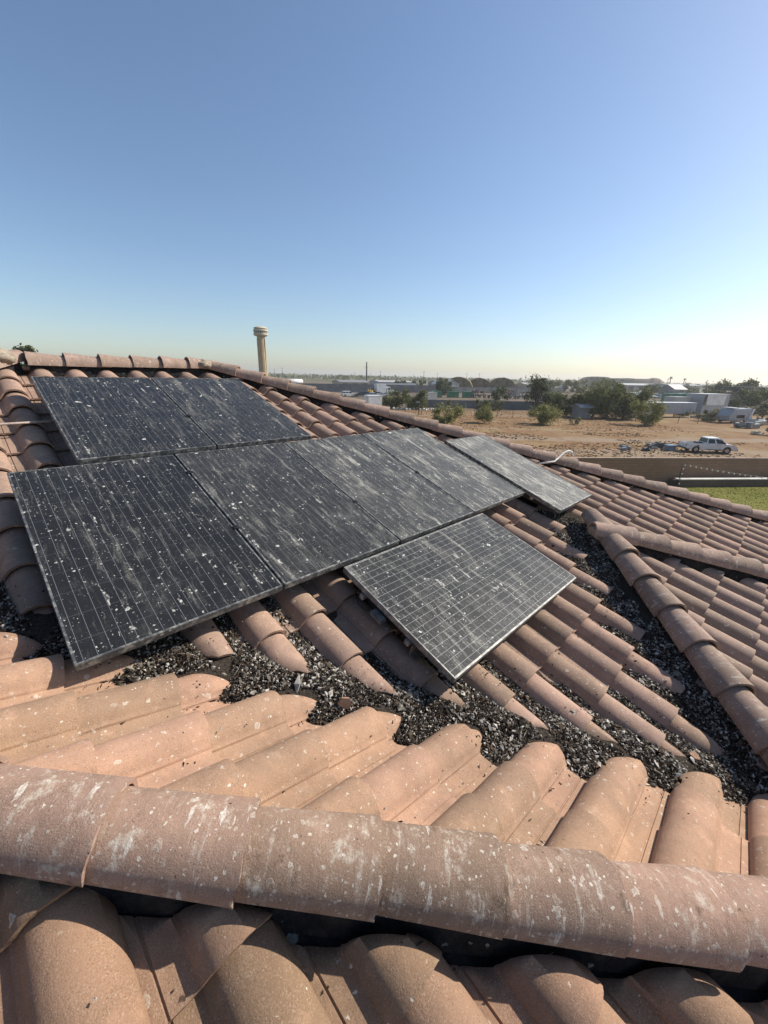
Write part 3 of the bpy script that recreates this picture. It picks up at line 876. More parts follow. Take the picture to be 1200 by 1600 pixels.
dirt = gm.mix(gm.ramp(n_mid, .3, .7), (.305, .235, .170), (.250, .190, .135))
col = gm.mix(gm.math('MULTIPLY', gm.ramp(n_big, .46, .64), .75), weed, straw)
def band(c, w): return gm.ramp(gm.math('ABSOLUTE', gm.math('SUBTRACT', q2, c)), w, w * .45)
for c, w, k in ((43.5, 2.2, .85), (34.5, 3.2, .7), (53.0, 1.0, .6), (73.0, 3.0, .4)):
    col = gm.mix(gm.math('MULTIPLY', gm.math('MULTIPLY', band(c, w), gm.ramp(n_mid, .28, .52)), k), col, dirt)
yard = gm.mix(gm.ramp(n_big, .35, .65), (.165, .128, .092), (.115, .094, .072))
far = gm.ramp(q, 78.0, 92.0)
col = gm.mix(far, col, yard)
vfar = gm.ramp(q, 260.0, 420.0)
col = gm.mix(vfar, col, gm.mix(gm.ramp(gm.noise(wp, .012, 5, .6), .4, .6), (.16, .13, .09), (.10, .10, .06)))
gm.base(col, .97, 0, .1)
gm.bump(gm.math('ADD', gm.math('MULTIPLY', n_fin, .5), n_mid), .35, .2)
nG = 48; gv = []; gf = []
rad_ = [0, 15, 30, 60, 120, 250, 500, 1000, 2500, 6000, 12000]
mb = MB(); mb.lathe([(r, 0) for r in reversed(rad_[1:])], nG, (0, 0, 0))
gme = mb.mesh("ground", gm.mat)
bm = bmesh.new(); bm.from_mesh(gme); bmesh.ops.recalc_face_normals(bm, faces=bm.faces[:])
if sum(f.normal.z for f in bm.faces) < 0: bmesh.ops.reverse_faces(bm, faces=bm.faces[:])
bm.to_mesh(gme); bm.free()
tag(link("ground", gme), "dry brown field and dirt yard stretching to the horizon", "field", kind="structure")

lm = NT('lawn'); wp = lm.world_pos()
c1 = lm.mix(lm.ramp(lm.noise(wp, .35, 5, .6), .35, .65), (.125, .128, .020), (.175, .165, .036))
c1 = lm.mix(lm.math('MULTIPLY', lm.ramp(lm.noise(wp, 9, 4, .7), .45, .7), .5), c1, (.06, .085, .018))
lm.base(c1, .95, 0, .1); lm.bump(lm.noise(wp, 30, 4, .7), .3, .03)
def onwall(a, o): return WP + WD * a + WN * o
lp = [onwall(-30, -.9), onwall(40, -.9), onwall(40, -26), onwall(-30, -26)]
mb = MB(); mb.add([(p.x, p.y, .006) for p in lp], [(0, 1, 2, 3)]); lo = mb.build("lawn", lm.mat, None, fix=False)
tag(lo, "mown green lawn between the house and the block wall", "lawn", kind="structure")
gb = MB()
for _ in range(9000):
    a = random.uniform(-6, 14); o_ = -.95 - abs(random.gauss(0, 4.5)); p = onwall(a, o_); an = random.uniform(0, 3.14); h = random.uniform(.02, .045); w_ = .03
    dx, dy = math.cos(an) * w_, math.sin(an) * w_
    gb.add([(p.x - dx, p.y - dy, .004), (p.x + dx, p.y + dy, .004), (p.x + dx * .4 + random.gauss(0, .02), p.y, h)], [(0, 1, 2)])
tag(gb.build("lawn_grass", lm.mat, None, fix=False), "short grass blades standing on the green lawn", "grass", kind="stuff")

# dry weeds in the field
wm = [plain('weed_red', (.270, .160, .085), .95, var=.3, scale=.6), plain('weed_straw', (.34, .25, .135), .95, var=.25, scale=.6), plain('weed_dark', (.21, .135, .078), .95, var=.3, scale=.6)]
wb = MB()
for _ in range(9000):
    a = random.uniform(-42, 30); o_ = random.choice((random.uniform(7, 26), random.uniform(12, 60)))
    p = onwall(a, o_)
    k = noise.noise(Vector((p.x * .11, p.y * .11, .4))) + .35 * noise.noise(Vector((p.x * .5, p.y * .5, 1.4)))
    qq = o_ + 23.1 + 14 * (noise.noise(Vector((p.x * .06, p.y * .06, 0))) * .5)
    if k < -.22 or abs(qq - 43.5) < 1.6: continue
    mi = 0 if k > .18 else random.choice((0, 1, 1, 2))
    for _b in range(2):
        an = random.uniform(0, 6.28); h = random.uniform(.03, .08); w_ = random.uniform(.06, .16)
        x, y = p.x + random.gauss(0, .2), p.y + random.gauss(0, .2)
        dx, dy = math.cos(an) * w_, math.sin(an) * w_
        wb.add([(x - dx, y - dy, -.01), (x + dx, y + dy, -.01), (x + dx * .8, y + dy * .8, h * .8), (x - dx * .5, y - dy * .5, h)], [(0, 1, 2, 3)], mi)
tag(wb.build("dry_weeds", wm, None, fix=False), "low dry reddish weeds covering the field beyond the wall", "weeds", kind="stuff")

# ------------------------------------------------------------------ block wall, planter, string lights
def block_mat(name, c, bw, bh, ang):
    m = NT(name); wp = m.world_pos()
    rt = m.n("ShaderNodeVectorRotate", rotation_type='Z_AXIS'); m.l(wp, rt.inputs["Vector"]); rt.inputs["Angle"].default_value = -ang
    sp = m.n("ShaderNodeSeparateXYZ"); m.l(rt.outputs[0], sp.inputs[0]); cb = m.n("ShaderNodeCombineXYZ"); m.l(sp.outputs[0], cb.inputs[0]); m.l(sp.outputs[2], cb.inputs[1])
    br = m.n("ShaderNodeTexBrick"); m.l(cb.outputs[0], br.inputs["Vector"]); br.inputs["Scale"].default_value = 1.0
    br.inputs["Brick Width"].default_value = bw; br.inputs["Row Height"].default_value = bh; br.inputs["Mortar Size"].default_value = .008
    br.inputs["Color1"].default_value = (*c, 1); br.inputs["Color2"].default_value = (*[x * .86 for x in c], 1); br.inputs["Mortar"].default_value = (*[x * .62 for x in c], 1)
    col = m.mix(m.math('MULTIPLY', m.ramp(m.noise(wp, .7, 5, .65), .4, .7), .35), br.outputs["Color"], tuple(x * .6 for x in c))
    m.base(col, .95, 0, .15); return m.mat
WA = math.atan2(WD.y, WD.x)
bm_ = block_mat('wall_block', (.33, .205, .135), .40, .20, WA)
root = empty("block_wall", onwall(0, 0), WA); tag(root, "long tan block wall between the lawn and the dry field", "wall")
MB().box((6, .1, .87), (80, .2, 1.74)).build("wall_body", bm_, root)
MB().box((6, .1, 1.765), (80, .23, .05)).build("coping", plain('coping', (.36, .27, .21), .95), root, bevel=.006)
root = empty("planter", onwall(.3, -.85), WA); tag(root, "low dark planter with a pale edge along the foot of the block wall", "planter")
MB().box((14, .0, .24), (28, .14, .48)).build("planter_wall", plain('planter_dark', (.12, .088, .066), .9, scale=1.2), root)
MB().box((14, .11, .51), (28, .40, .06)).build("pale_edge", plain('planter_edge', (.56, .53, .49), .8, scale=1.5), root, bevel=.01)
MB().box((14, .42, .20), (28, .60, .40)).build("soil", plain('soil', (.10, .075, .055), .95), root)
p0 = onwall(.12, -1.15)
root = empty("light_pole", p0); tag(root, "thin dark leaning pole holding up the string lights by the planter", "pole")
MB().tube([(0, 0, 0), (.12, .05, 1.62)], .022, 8).build("post", MT['black'], root, smooth=True)
MB().lathe([(.12, 0), (.12, .04), (.03, .06)], 12).build("base", MT['black'], root)
root = empty("string_lights", p0); tag(root, "drooping string of white bulbs hung from the thin pole across the lawn", "string lights")
A0 = Vector((.12, .05, 1.60)); A1 = Vector((6.5, -8.0, .75))
def cat(t): return A0.lerp(A1, t) - Vector((0, 0, .35 * 4 * t * (1 - t) * .6))
MB().tube([cat(t / 30) for t in range(31)], .008, 5).build("cable", MT['black'], root, smooth=True)
MT['bulb'] = plain('bulb', (.86, .84, .78), .25, var=.03)
bme = MB().lathe([(.004, -.10), (.030, -.085), (.042, -.06), (.034, -.03), (.016, -.012), (.014, .0)], 10).mesh("bulb", MT['bulb'], True)
for k in range(30):
    o = link("bulb", bme, None, root); o.location = cat((k + .5) / 30)
for k in range(4):
    o = link("bulb", bme, None, root); o.location = Vector((.03 + .03 * k, -.05, .35 + .33 * k))

# ------------------------------------------------------------------ vegetation
def leaf_mat(name, c):
    m = NT(name); co = m.coords()
    n = m.noise(co, 1.6, 4); r = m.rnd()
    col = m.mix(m.ramp(n, .3, .7), tuple(x * .50 for x in c), (c[0] * 1.65, c[1] * 1.5, c[2] * 1.5))
    m.base(col, .7, 0, .25)
    ts = m.n("ShaderNodeBsdfTranslucent"); m.l(col, ts.inputs[0])
    mx = m.n("ShaderNodeMixShader"); mx.inputs[0].default_value = .25
    m.l(m.b.outputs[0], mx.inputs[1]); m.l(ts.outputs[0], mx.inputs[2]); m.l(mx.outputs[0], m.out.inputs[0])
    return m.mat
LM = {'olive': leaf_mat('leaf_olive', (.130, .150, .060)), 'bright': leaf_mat('leaf_bright', (.210, .225, .080)), 'dark': leaf_mat('leaf_dark', (.090, .112, .050)), 'grey': leaf_mat('leaf_grey', (.180, .180, .110))}
MT['bark'] = plain('bark', (.11, .085, .06), .95, var=.3, scale=4)
def tree(name, loc, w, h, n_leaf, leaf, label, cat_, lsize=.22, base=.25, seed=0, group=None, lobes=9, stems=3):
    rd = random.Random(seed); root = empty(name, loc, rd.uniform(0, 6)); tag(root, label, cat_, group)
    cl = []
    for k in range(int(lobes * 1.7)):
        a = rd.uniform(0, 6.283); rr = w / 2 * math.sqrt(rd.random()) * .86; zz = h * (base + (1 - base) * rd.uniform(.12, .88))
        fall = 1 - .45 * abs((zz / h - .5))
        cl.append((Vector((rr * math.cos(a) * fall, rr * math.sin(a) * fall, zz)), rd.uniform(.12, .26) * min(w, h * 1.2)))
    tb = MB()
    for s_ in range(stems):
        a = s_ * 6.283 / stems + rd.uniform(-.4, .4); top = cl[s_ % len(cl)][0]
        tb.tube([(.05 * math.cos(a), .05 * math.sin(a), -.1), (top.x * .35, top.y * .35, top.z * .45), (top.x * .9, top.y * .9, top.z)], [.035 * h * .6, .025 * h * .6, .008 * h * .6], 6)
    for c, _r in cl[stems:]:
        tb.tube([(c.x * .25, c.y * .25, c.z * .4), (c.x * .9, c.y * .9, c.z)], [.012 * h, .004 * h], 5)
    tb.build("trunk", MT['bark'], root, smooth=True)
    lb = MB(); v = []; f = []
    for k in range(int(n_leaf * 2.0)):
        c, r = rd.choice(cl)
        d = Vector((rd.gauss(0, 1), rd.gauss(0, 1), rd.gauss(0, .8))).normalized() * (r * rd.random() ** .45 * (1.55 if rd.random() < .14 else 1))
        p = c + d
        if p.z < .08: p.z = .08 + rd.random() * .2
        s_ = lsize * rd.uniform(.5, 1.25)
        a = Vector((rd.gauss(0, 1), rd.gauss(0, 1), rd.gauss(0, 1))).normalized(); b = a.cross(Vector((rd.gauss(0, 1), rd.gauss(0, 1), rd.gauss(0, 1)))).normalized()
        i = len(v); v += [tuple(p - a * s_), tuple(p + b * s_ * .45), tuple(p + a * s_), tuple(p - b * s_ * .45)]; f.append((i, i + 1, i + 2, i + 3))
    lb.v, lb.f, lb.m = v, f, [0] * len(f)
    lb.build("crown", LM[leaf], root, fix=False)
    return root
tree("field_bush", (62.2, 25.3, 0), 4.6, 3.5, 2200, 'bright', "bright green bush in mid-field in front of the big tree clump", "bush", .16, .05, 1, "bushes in the field")
tree("field_bush", (76.7, 14.6, 0), 5.6, 3.4, 2200, 'bright', "round green bush in front of the long pale trailer", "bush", .17, .05, 2, "bushes in the field")
tree("field_bush", (55.9, 31.6, 0), 3.1, 2.3, 1300, 'bright', "small leaning green bush left of the mid-field bush", "bush", .15, .12, 3, "bushes in the field")
tree("field_bush", (46.6, 32.1, 0), 4.9, 3.0, 2000, 'bright', "yellow-green bush right behind the far hip caps", "bush", .15, .05, 4, "bushes in the field")
tree("field_bush", (81.3, 46.1, 0), 7.8, 2.0, 2200, 'olive', "wide low bush at the foot of the grey yard wall", "bush", .18, .0, 5, "bushes in the field", 12)
tree("field_bush", (102.0, 13.4, 0), 3.8, 1.9, 900, 'grey', "dull grey-green bush beside the box shed", "bush", .16, .0, 6, "bushes in the field")
tree("field_bush", (96.2, 8.9, 0), 4.6, 2.3, 1100, 'grey', "scrubby bush between the box shed and the old camper", "bush", .17, .0, 7, "bushes in the field")
tree("field_bush", (75.0, 52.5, 0), 1.7, 1.9, 500, 'grey', "small dry pale bush against the grey yard wall", "bush", .13, .05, 8, "bushes in the field")
tree("field_bush", (66.5, 22.0, 0), 2.2, 1.2, 300, 'grey', "sparse weedy bush just right of the mid-field bush", "bush", .12, .05, 18, "bushes in the field")
tree("yard_tree", (80.2, 30.2, 0), 5.4, 4.2, 2200, 'olive', "leafy tree at the left end of the big clump, by the grey shed", "tree", .20, .05, 9, "trees in the yard")
tree("yard_tree", (83.5, 25.0, 0), 8.2, 6.2, 4200, 'olive', "broad dark tree in the middle of the big clump", "tree", .24, .05, 10, "trees in the yard", 14)
tree("yard_tree", (85.3, 20.2, 0), 7.4, 6.6, 3800, 'olive', "tall tree at the right end of the big clump", "tree", .24, .05, 11, "trees in the yard", 13)
tree("yard_tree", (91.9, 40.3, 0), 5.6, 7.2, 2600, 'dark', "upright dark tree standing left of the big clump", "tree", .24, .25, 12, "trees in the yard")
tree("yard_tree", (93.0, 37.0, 0), 4.4, 4.2, 1500, 'olive', "shrubby tree just behind the mid-field bush", "tree", .20, .05, 13, "trees in the yard")
tree("yard_tree", (67.3, 55.7, 0), 6.2, 4.2, 2600, 'olive', "rounded olive tree over the far hip, right of its twin", "tree", .19, .02, 14, "trees in the yard", 11)
tree("yard_tree", (64.4, 60.2, 0), 5.2, 3.7, 2000, 'olive', "rounded olive tree over the far hip, left of its twin", "tree", .19, .02, 15, "trees in the yard", 10)
tree("yard_tree", (205, 15.2, 0), 15, 8.2, 2600, 'dark', "big dark tree in front of the long dark canopy", "tree", .50, .02, 16, "trees in the yard", 12)
tree("yard_tree", (150, 6.0, 0), 12, 5.2, 2200, 'olive', "spreading tree below the long dark canopy at the picture edge", "tree", .36, .0, 17, "trees in the yard", 12)
tree("yard_tree", (158, 16.5, 0), 11, 4.8, 1600, 'dark', "dark bushy tree behind the box shed", "tree", .36, .0, 19, "trees in the yard", 10)
tree("yard_tree", (131, 96, 0), 8.5, 6.0, 1900, 'dark', "dark tree in the yard in front of the white gabled shed", "tree", .32, .02, 20, "trees in the yard", 11)
tree("yard_tree", (6.6, 69, 0), 2.8, 9.6, 1500, 'dark', "treetop peeping over the ridge tiles", "tree", .26, .45, 21, "trees in the yard", 9)
tree("yard_tree", (110, 2.0, 0), 6.5, 3.2, 1300, 'grey', "dusty tree behind the parked junk beside the camper", "tree", .24, .0, 22, "trees in the yard", 9)
for k, (x, y, w, h) in enumerate([(262, 78, 20, 7.5), (250, 92, 16, 6.5), (235, 100, 14, 6.5), (216, 66, 12, 6.0)]):
    tree("distant_tree", (x, y, 0), w, h, 900, 'olive', ["dim tree behind the right end of the big clump", "dim tree behind the middle of the big clump", "dim tree rising left behind the big clump", "dim tree between the clump and the parked cars"][k], "tree", .6, .0, 30 + k, "dim trees behind the clump", 9)
for k, (x, y, w, h, lb) in enumerate([(242, 52, 16, 5.5, "dusty tree left of the vans above the green container"), (285, 42, 18, 6, "dusty tree right of the vans near the pointed shed"), (272, 26, 18, 6, "dusty tree behind the pointed shed"),
        (228, 122, 14, 5, "dusty tree between the shelters and the pale grey shed"), (176, 146, 10, 5, "dusty tree beside the tall mast"), (148, 134, 9, 5, "dusty tree behind the long silver trailer"), (120, 66, 7, 4, "dusty tree by the dark blue implement"), (206, 96, 10, 4.5, "dusty tree right of the arched shelters")]):
    tree("distant_tree", (x, y, 0), w, h, 700, 'dark', lb, "tree", .5, .0, 60 + k, "dusty trees in the far yards", 9)
# the wooded horizon
hz = MB()
for k in range(1500):
    a = random.uniform(-.55, 1.75); d = random.choice((random.uniform(520, 900), random.uniform(800, 1900)))
    x, y = d * math.cos(a), d * math.sin(a); h = random.uniform(2.0, 6.5) * (1 + .4 * noise.noise(Vector((a * 9, d * .004, 0))))
    for j in range(7):
        px_, py_ = x + random.gauss(0, 7), y + random.gauss(0, 7); z = random.uniform(.2, 1) * h; s_ = random.uniform(1.0, 2.6)
        A_ = Vector((random.gauss(0, 1), random.gauss(0, 1), random.gauss(0, .7))).normalized() * s_; B_ = A_.cross(Vector((random.gauss(0, 1), random.gauss(0, 1), random.gauss(0, 1)))).normalized() * s_
        P_ = Vector((px_, py_, max(z, .8)))
        hz.add([P_ - A_, P_ + B_, P_ + A_, P_ - B_], [(0, 1, 2, 3)])
tag(hz.build("far_woods", LM['olive'], None, fix=False), "far-off scrub and woods along the horizon", "woods", kind="stuff")

# ------------------------------------------------------------------ vehicles
MT['glass'] = plain('car_glass', (.012, .015, .018), .12, 0, .6, var=.05)
MT['tyre'] = plain('tyre', (.022, .021, .020), .9)
MT['rim'] = plain('rim', (.45, .45, .44), .35, .8)
MT['tail'] = plain('tail_light', (.35, .02, .015), .3)
MT['lamp'] = plain('headlight', (.75, .75, .72), .2)
MT['bumper'] = plain('bumper', (.10, .10, .10), .5)
_paint = {}
def paint(name, c, rough=.35):
    if name not in _paint: _paint[name] = plain('paint_' + name, c, rough, 0, .5, var=.05, scale=1.5, grime=(.30, .25, .19))
    return _paint[name]
PW = paint('white', (.74, .73, .70)); PS = paint('silver', (.42, .43, .44)); PB = paint('black', (.025, .026, .03)); PD = paint('blue', (.07, .11, .20)); PR = paint('red', (.125, .035, .032)); PG = paint('grey', (.17, .18, .19)); PT = paint('tan', (.42, .35, .25)); PY = paint('yellow', (.60, .38, .06)); PGN = paint('green', (.015, .16, .085)); PAQ = paint('pale_blue', (.45, .66, .74))

def wheel(parent, x, y, r, w=.22):
    tb = MB(); n = 20
    prof = [(r * .62, -w / 2), (r * .93, -w / 2), (r, -w * .32), (r, w * .32), (r * .93, w / 2), (r * .62, w / 2)]
    vs = [(x + p * math.cos(k * 2 * math.pi / n), y + q, r + p * math.sin(k * 2 * math.pi / n)) for p, q in prof for k in range(n)]
    fs = [(i * n + k, i * n + (k + 1) % n, (i + 1) * n + (k + 1) % n, (i + 1) * n + k) for i in range(5) for k in range(n)]
    tb.add(vs, fs); wh = tb.build("wheel", MT['tyre'], parent, smooth=True)
    rb = MB(); vs = []
    for q in (-w * .36, w * .36): vs += [(x + r * .63 * math.cos(k * 2 * math.pi / n), y + q, r + r * .63 * math.sin(k * 2 * math.pi / n)) for k in range(n)]
    rb.add(vs, [tuple(range(n)), tuple(range(2 * n - 1, n - 1, -1))] + [(k, (k + 1) % n, n + (k + 1) % n, n + k) for k in range(n)])
    rb.build("rim", MT['rim'], wh)

def car(loc, rz, body, label, kind='suv', group=None, name=None, detail=False):
    """x forward. kinds: sedan, suv, van, pickup"""
    P = {'sedan': dict(L=4.7, W=1.8, belt=.92, top=1.42, prof=[(-1.75, .92), (-1.15, 1.40), (.35, 1.42), (1.15, .93)], r=.32, hood=.88),
         'suv': dict(L=4.8, W=1.9, belt=1.05, top=1.75, prof=[(-2.25, 1.05), (-2.05, 1.72), (.35, 1.75), (1.10, 1.06)], r=.36, hood=1.02),
         'van': dict(L=5.4, W=2.0, belt=1.15, top=2.25, prof=[(-2.62, 1.15), (-2.6, 2.22), (1.1, 2.25), (1.95, 1.2)], r=.36, hood=1.1),
         'pickup': dict(L=5.5, W=1.95, belt=1.12, top=1.80, prof=[(-.62, 1.12), (-.50, 1.76), (.78, 1.80), (1.52, 1.14)], r=.39, hood=1.10)}[kind]
    root = empty(name or {'sedan': 'parked_car', 'suv': 'parked_car', 'van': 'parked_van', 'pickup': 'pickup_truck'}[kind], loc, rz)
    tag(root, label, {'van': 'van', 'pickup': 'pickup truck'}.get(kind, 'car'), group)
    L, W, r = P['L'], P['W'], P['r']; hl = L / 2; fx, rx = hl * .62, -hl * .60
    def arch(cx):
        return [(cx + (r + .07) * math.cos(R(a)), max(.32, r + (r + .07) * math.sin(R(a)))) for a in (180, 150, 120, 90, 60, 30, 0)]
    bt, hd = P['belt'], P['hood']
    low = [(-hl, .40), (-hl + .02, bt - .08), (-hl + .10, bt)] + ([(-.62, bt), (-.62, bt), ] if kind == 'pickup' else []) + [(P['prof'][-1][0], bt), (hl - .55, hd - .04), (hl - .08, hd - .20), (hl, .62), (hl - .02, .36)]
    ol = low + arch(fx)[::-1] + arch(rx)[::-1]
    mb = MB()
    if kind == 'pickup':
        # open bed: floor, two side walls, tailgate; the front half is solid
        bx0 = -.60
        front_ol = [(bx0, .36), (bx0, bt), (1.52, bt), (hl - .55, hd - .04), (hl - .08, hd - .20), (hl, .62), (hl - .02, .36)] + arch(fx)[::-1]
        mb.prism(front_ol, 'y', -W / 2, W / 2)
        side = [(-hl, .52), (-hl, bt), (bx0 - .01, bt), (bx0 - .01, .36)] + arch(rx)[::-1]
        for s_ in (-1, 1): mb.prism(side, 'y', s_ * W / 2, s_ * (W / 2 - .07))
        mb.box(((-hl + bx0) / 2, 0, .66), (hl + bx0 - .02, W - .15, .06)); mb.box((-hl + .03, 0, .82), (.055, W - .15, bt - .55))
    else:
        mb.prism(ol, 'y', -W / 2, W / 2)
    bd = mb.build("body", body, root, bevel=.035 if detail else .02)
    pr = P['prof']; wi = W / 2 - .06; tw_ = W / 2 - .20
    cb = MB(); vs = []
    for (x, z) in pr:
        hw = wi if z < bt + .2 else tw_
        vs += [(x, -hw, z - (.01 if z < bt + .2 else 0)), (x, hw, z - (.01 if z < bt + .2 else 0))]
    cb.add(vs, [(0, 1, 3, 2), (2, 3, 5, 4), (4, 5, 7, 6), (0, 2, 4, 6), (1, 7, 5, 3), (0, 6, 7, 1)])
    cb.build("cabin", body, root, bevel=.03 if detail else .0)
    # glazing: panels 4 mm proud of the cabin
    def lerp(a, b, t): return (a[0] + (b[0] - a[0]) * t, a[1] + (b[1] - a[1]) * t)
    (x0, z0), (x1, z1), (x2, z2), (x3, z3) = pr
    def pane(pts, off):
        m_ = MB(); p = [Vector(q) for q in pts]; nn = (p[1] - p[0]).cross(p[2] - p[0]).normalized()
        if nn.dot(Vector(off)) < 0: nn = -nn
        m_.add([q + nn * .006 for q in p], [tuple(range(len(p)))]); m_.build("window", MT['glass'], root, fix=False)
    def side_pt(x, z, s_):
        t = (z - bt) / (z1 - bt); return (x, s_ * (wi + (tw_ - wi) * t), z)
    zb, zt = bt + .05, z1 - .09
    def xr(z): return x0 + (x1 - x0) * (z - bt) / (z1 - bt)
    def xf(z): return x3 + (x2 - x3) * (z - bt) / (z2 - bt)
    splits = {'sedan': [0, .5, 1], 'suv': [0, .30, .62, 1], 'van': [.62, 1], 'pickup': [0, .48, 1]}[kind]
    for s_ in (-1, 1):
        for a, b in zip(splits[:-1], splits[1:]):
            g_ = .05
            def X(z, t, sh): return xr(z) + (xf(z) - xr(z)) * t + sh
            pane([side_pt(X(zb, a, g_ + .04), zb, s_), side_pt(X(zb, b, -g_ - .04), zb, s_), side_pt(X(zt, b, -g_), zt, s_), side_pt(X(zt, a, g_), zt, s_)], (0, s_, 0))
    tq = .12
    A, B = lerp(pr[3], pr[2], tq), lerp(pr[3], pr[2], .88)
    pane([(A[0], -wi + .12, A[1]), (A[0], wi - .12, A[1]), (B[0], tw_ - .06, B[1]), (B[0], -tw_ + .06, B[1])], (1, 0, .5))
    A, B = lerp(pr[0], pr[1], .18), lerp(pr[0], pr[1], .85)
    pane([(A[0], -wi + .12, A[1]), (A[0], wi - .12, A[1]), (B[0], tw_ - .06, B[1]), (B[0], -tw_ + .06, B[1])], (-1, 0, .3))
    for x in (fx, rx):
        for y in (-W / 2 + .12, W / 2 - .12): wheel(root, x, y, r)
    for s_ in (-1, 1):
        MB().box((hl - .06, s_ * (W / 2 - .26), hd - .30), (.10, .36, .16)).build("headlight", MT['lamp'], root, bevel=.01)
        MB().box((-hl + .01, s_ * (W / 2 - .10), bt - .22), (.06, .14, .30)).build("tail_light", MT['tail'], root, bevel=.01)
    MB().box((hl + .02, 0, .50), (.16, W - .1, .20)).build("bumper", MT['bumper'], root, bevel=.02)
    MB().box((-hl - .04, 0, .50), (.16, W - .1, .18)).build("bumper", MT['bumper'], root, bevel=.02)
    if detail:
        for s_ in (-1, 1):
            MB().box((1.18, s_ * (W / 2 + .10), bt + .12), (.10, .20, .16)).build("mirror", MT['bumper'], root, bevel=.02)
            for x in (-.35, .55): MB().box((x, s_ * (W / 2 + .006), bt - .14), (.15, .02, .035)).build("handle", MT['bumper'], root)
            MB().box((.45, s_ * (W / 2 + .003), .46), (2.0, .012, .10)).build("side_trim", PG, root)
        mb = MB(); cx = -1.55
        mb.add([(cx + .17 * math.cos(k * .5236), -W / 2 - .006, .82 + .10 * math.sin(k * .5236)) for k in range(12)], [tuple(range(12))])
        mb.build("fuel_door", MT['bumper'], root, fix=False)
        MB().box((-1.0, .2, .95), (.5, .9, .5)).build("bed_cover", MT['bumper'], root, bevel=.03)
        MB().box((-1.75, -.1, .85), (.7, 1.1, .3)).build("bed_load", MT['bumper'], root, bevel=.03)
    return root
pk = car((51.8, 3.4, 0), R(-54), PW, "white crew-cab pickup truck parked in the field behind the block wall", 'pickup', detail=True)
pk.scale = (.84, .84, .84)

def box_trailer(loc, rz, L, W, H, z0, mat, label, cat_='trailer', name='trailer', group=None, wheels=True, ribs=0, roof=None):
    root = empty(name, loc, rz); tag(root, label, cat_, group)
    MB().box((0, 0, z0 + H / 2), (L, W, H)).build("body", mat, root, bevel=.05)
    MB().box((0, 0, z0 + H + .03), (L + .06, W + .06, .06)).build("roof", roof or mat, root)
    for k in range(ribs):
        for s_ in (-1, 1): MB().box((-L / 2 + L * (k + .5) / ribs, s_ * (W / 2 + .025), z0 + H / 2), (.07, .05, H * .96)).build("rib", mat, root)
    if wheels:
        for x in (-L * .34, -L * .26):
            for s_ in (-1, 1): wheel(root, x, s_ * (W / 2 - .2), .48, .3)
        for s_ in (-1, 1): MB().box((L * .30, s_ * (W / 2 - .3), z0 / 2), (.12, .12, z0)).build("leg", MT['bumper'], root)
    return root
LG = paint('light_grey', (.34, .355, .38)); OW = paint('off_white', (.44, .43, .39))
box_trailer((97.4, 16.4, 0), R(-30), 13.6, 2.5, 2.1, .75, LG, "long pale trailer parked behind the round green bush", roof=PW)
MB_ = box_trailer((123, 13.0, 0), R(-27), 8.4, 4.2, 4.3, .0, LG, "large pale box shed with a white flat roof", 'shed', 'box_shed', wheels=False, roof=PW)
MB().box((-.2, -2.13, 3.05), (6.0, .05, 2.3)).build("pale_panel", PW, MB_)
MB().box((-3.72, -2.13, 3.05), (.8, .05, 2.4)).build("dark_opening", PB, MB_)
box_trailer((116.5, 17.8, 0), R(-27), 5.0, 2.6, 2.9, .6, OW, "cream ribbed box body leaning against the box shed", 'container', 'container', wheels=False, ribs=4)
box_trailer((170, 27.3, 0), R(-25), 10.5, 2.6, 3.1, .0, PGN, "bright green ribbed container behind the long pale trailer", 'container', 'container', wheels=False, ribs=10)
box_trailer((57.8, 58.8, 0), R(-20), 3.0, 2.4, 2.5, .25, PW, "small white box beside the rounded olive trees", 'container', 'container', wheels=False)
box_trailer((138, 126, 0), R(-13), 17.5, 2.6, 2.6, .9, LG, "long silver trailer parked behind the rounded olive trees")
box_trailer((255, 97, 0), R(-13), 14, 2.6, 2.8, 1.0, PW, "white trailer far behind the upright dark tree, to its right")
box_trailer((243, 107, 0), R(-13), 14, 2.6, 2.8, 1.0, OW, "off-white trailer far behind the upright dark tree")
box_trailer((87, 67.5, 0), R(-20), 3.2, 2.4, 2.5, .2, OW, "cream box behind the rounded olive trees, at the wall end", 'container', 'container', wheels=False)
for k, (x, y) in enumerate([(113, 85.5), (118.5, 82.5), (123.5, 79.6)]):
    box_trailer((x, y, 0), R(-28), 3.6, 2.2, 2.0, .0, PGN, ["dark green bin at the left of three by the yard wall", "dark green bin in the middle of three by the yard wall", "dark green bin at the right of three by the red machines"][k], 'bin', 'waste_bin', 'green bins', wheels=False, ribs=4)

def semi(loc, rz, cabm, boxm, label, L=6.0):
    root = empty("lorry", loc, rz); tag(root, label, "truck")
    MB().prism([(1.2, .9), (1.2, 2.9), (2.6, 2.95), (3.0, 2.0), (4.2, 1.85), (4.4, .9)], 'y', -1.15, 1.15).build("cab", cabm, root, bevel=.06)
    MB().box((2.84, 0, 2.40), (.06, 1.8, .66), rot=Matrix.Rotation(R(-22), 3, 'Y')).build("window", MT['glass'], root)
    for s_ in (-1, 1): MB().box((2.15, s_ * 1.16, 2.35), (.75, .03, .6)).build("window", MT['glass'], root)
    MB().box((1.0 - L / 2, 0, 2.55), (L, 2.4, 2.7)).build("cargo_box", boxm, root, bevel=.05)
    MB().box((0, 0, .95), (8.0, .9, .25)).build("chassis", MT['bumper'], root)
    for x in (3.5, -1.6, -2.8):
        for s_ in (-1, 1): wheel(root, x, s_ * .98, .5, .32)
    MB().box((4.45, 0, .75), (.15, 2.2, .3)).build("bumper", MT['rim'], root)
    return root
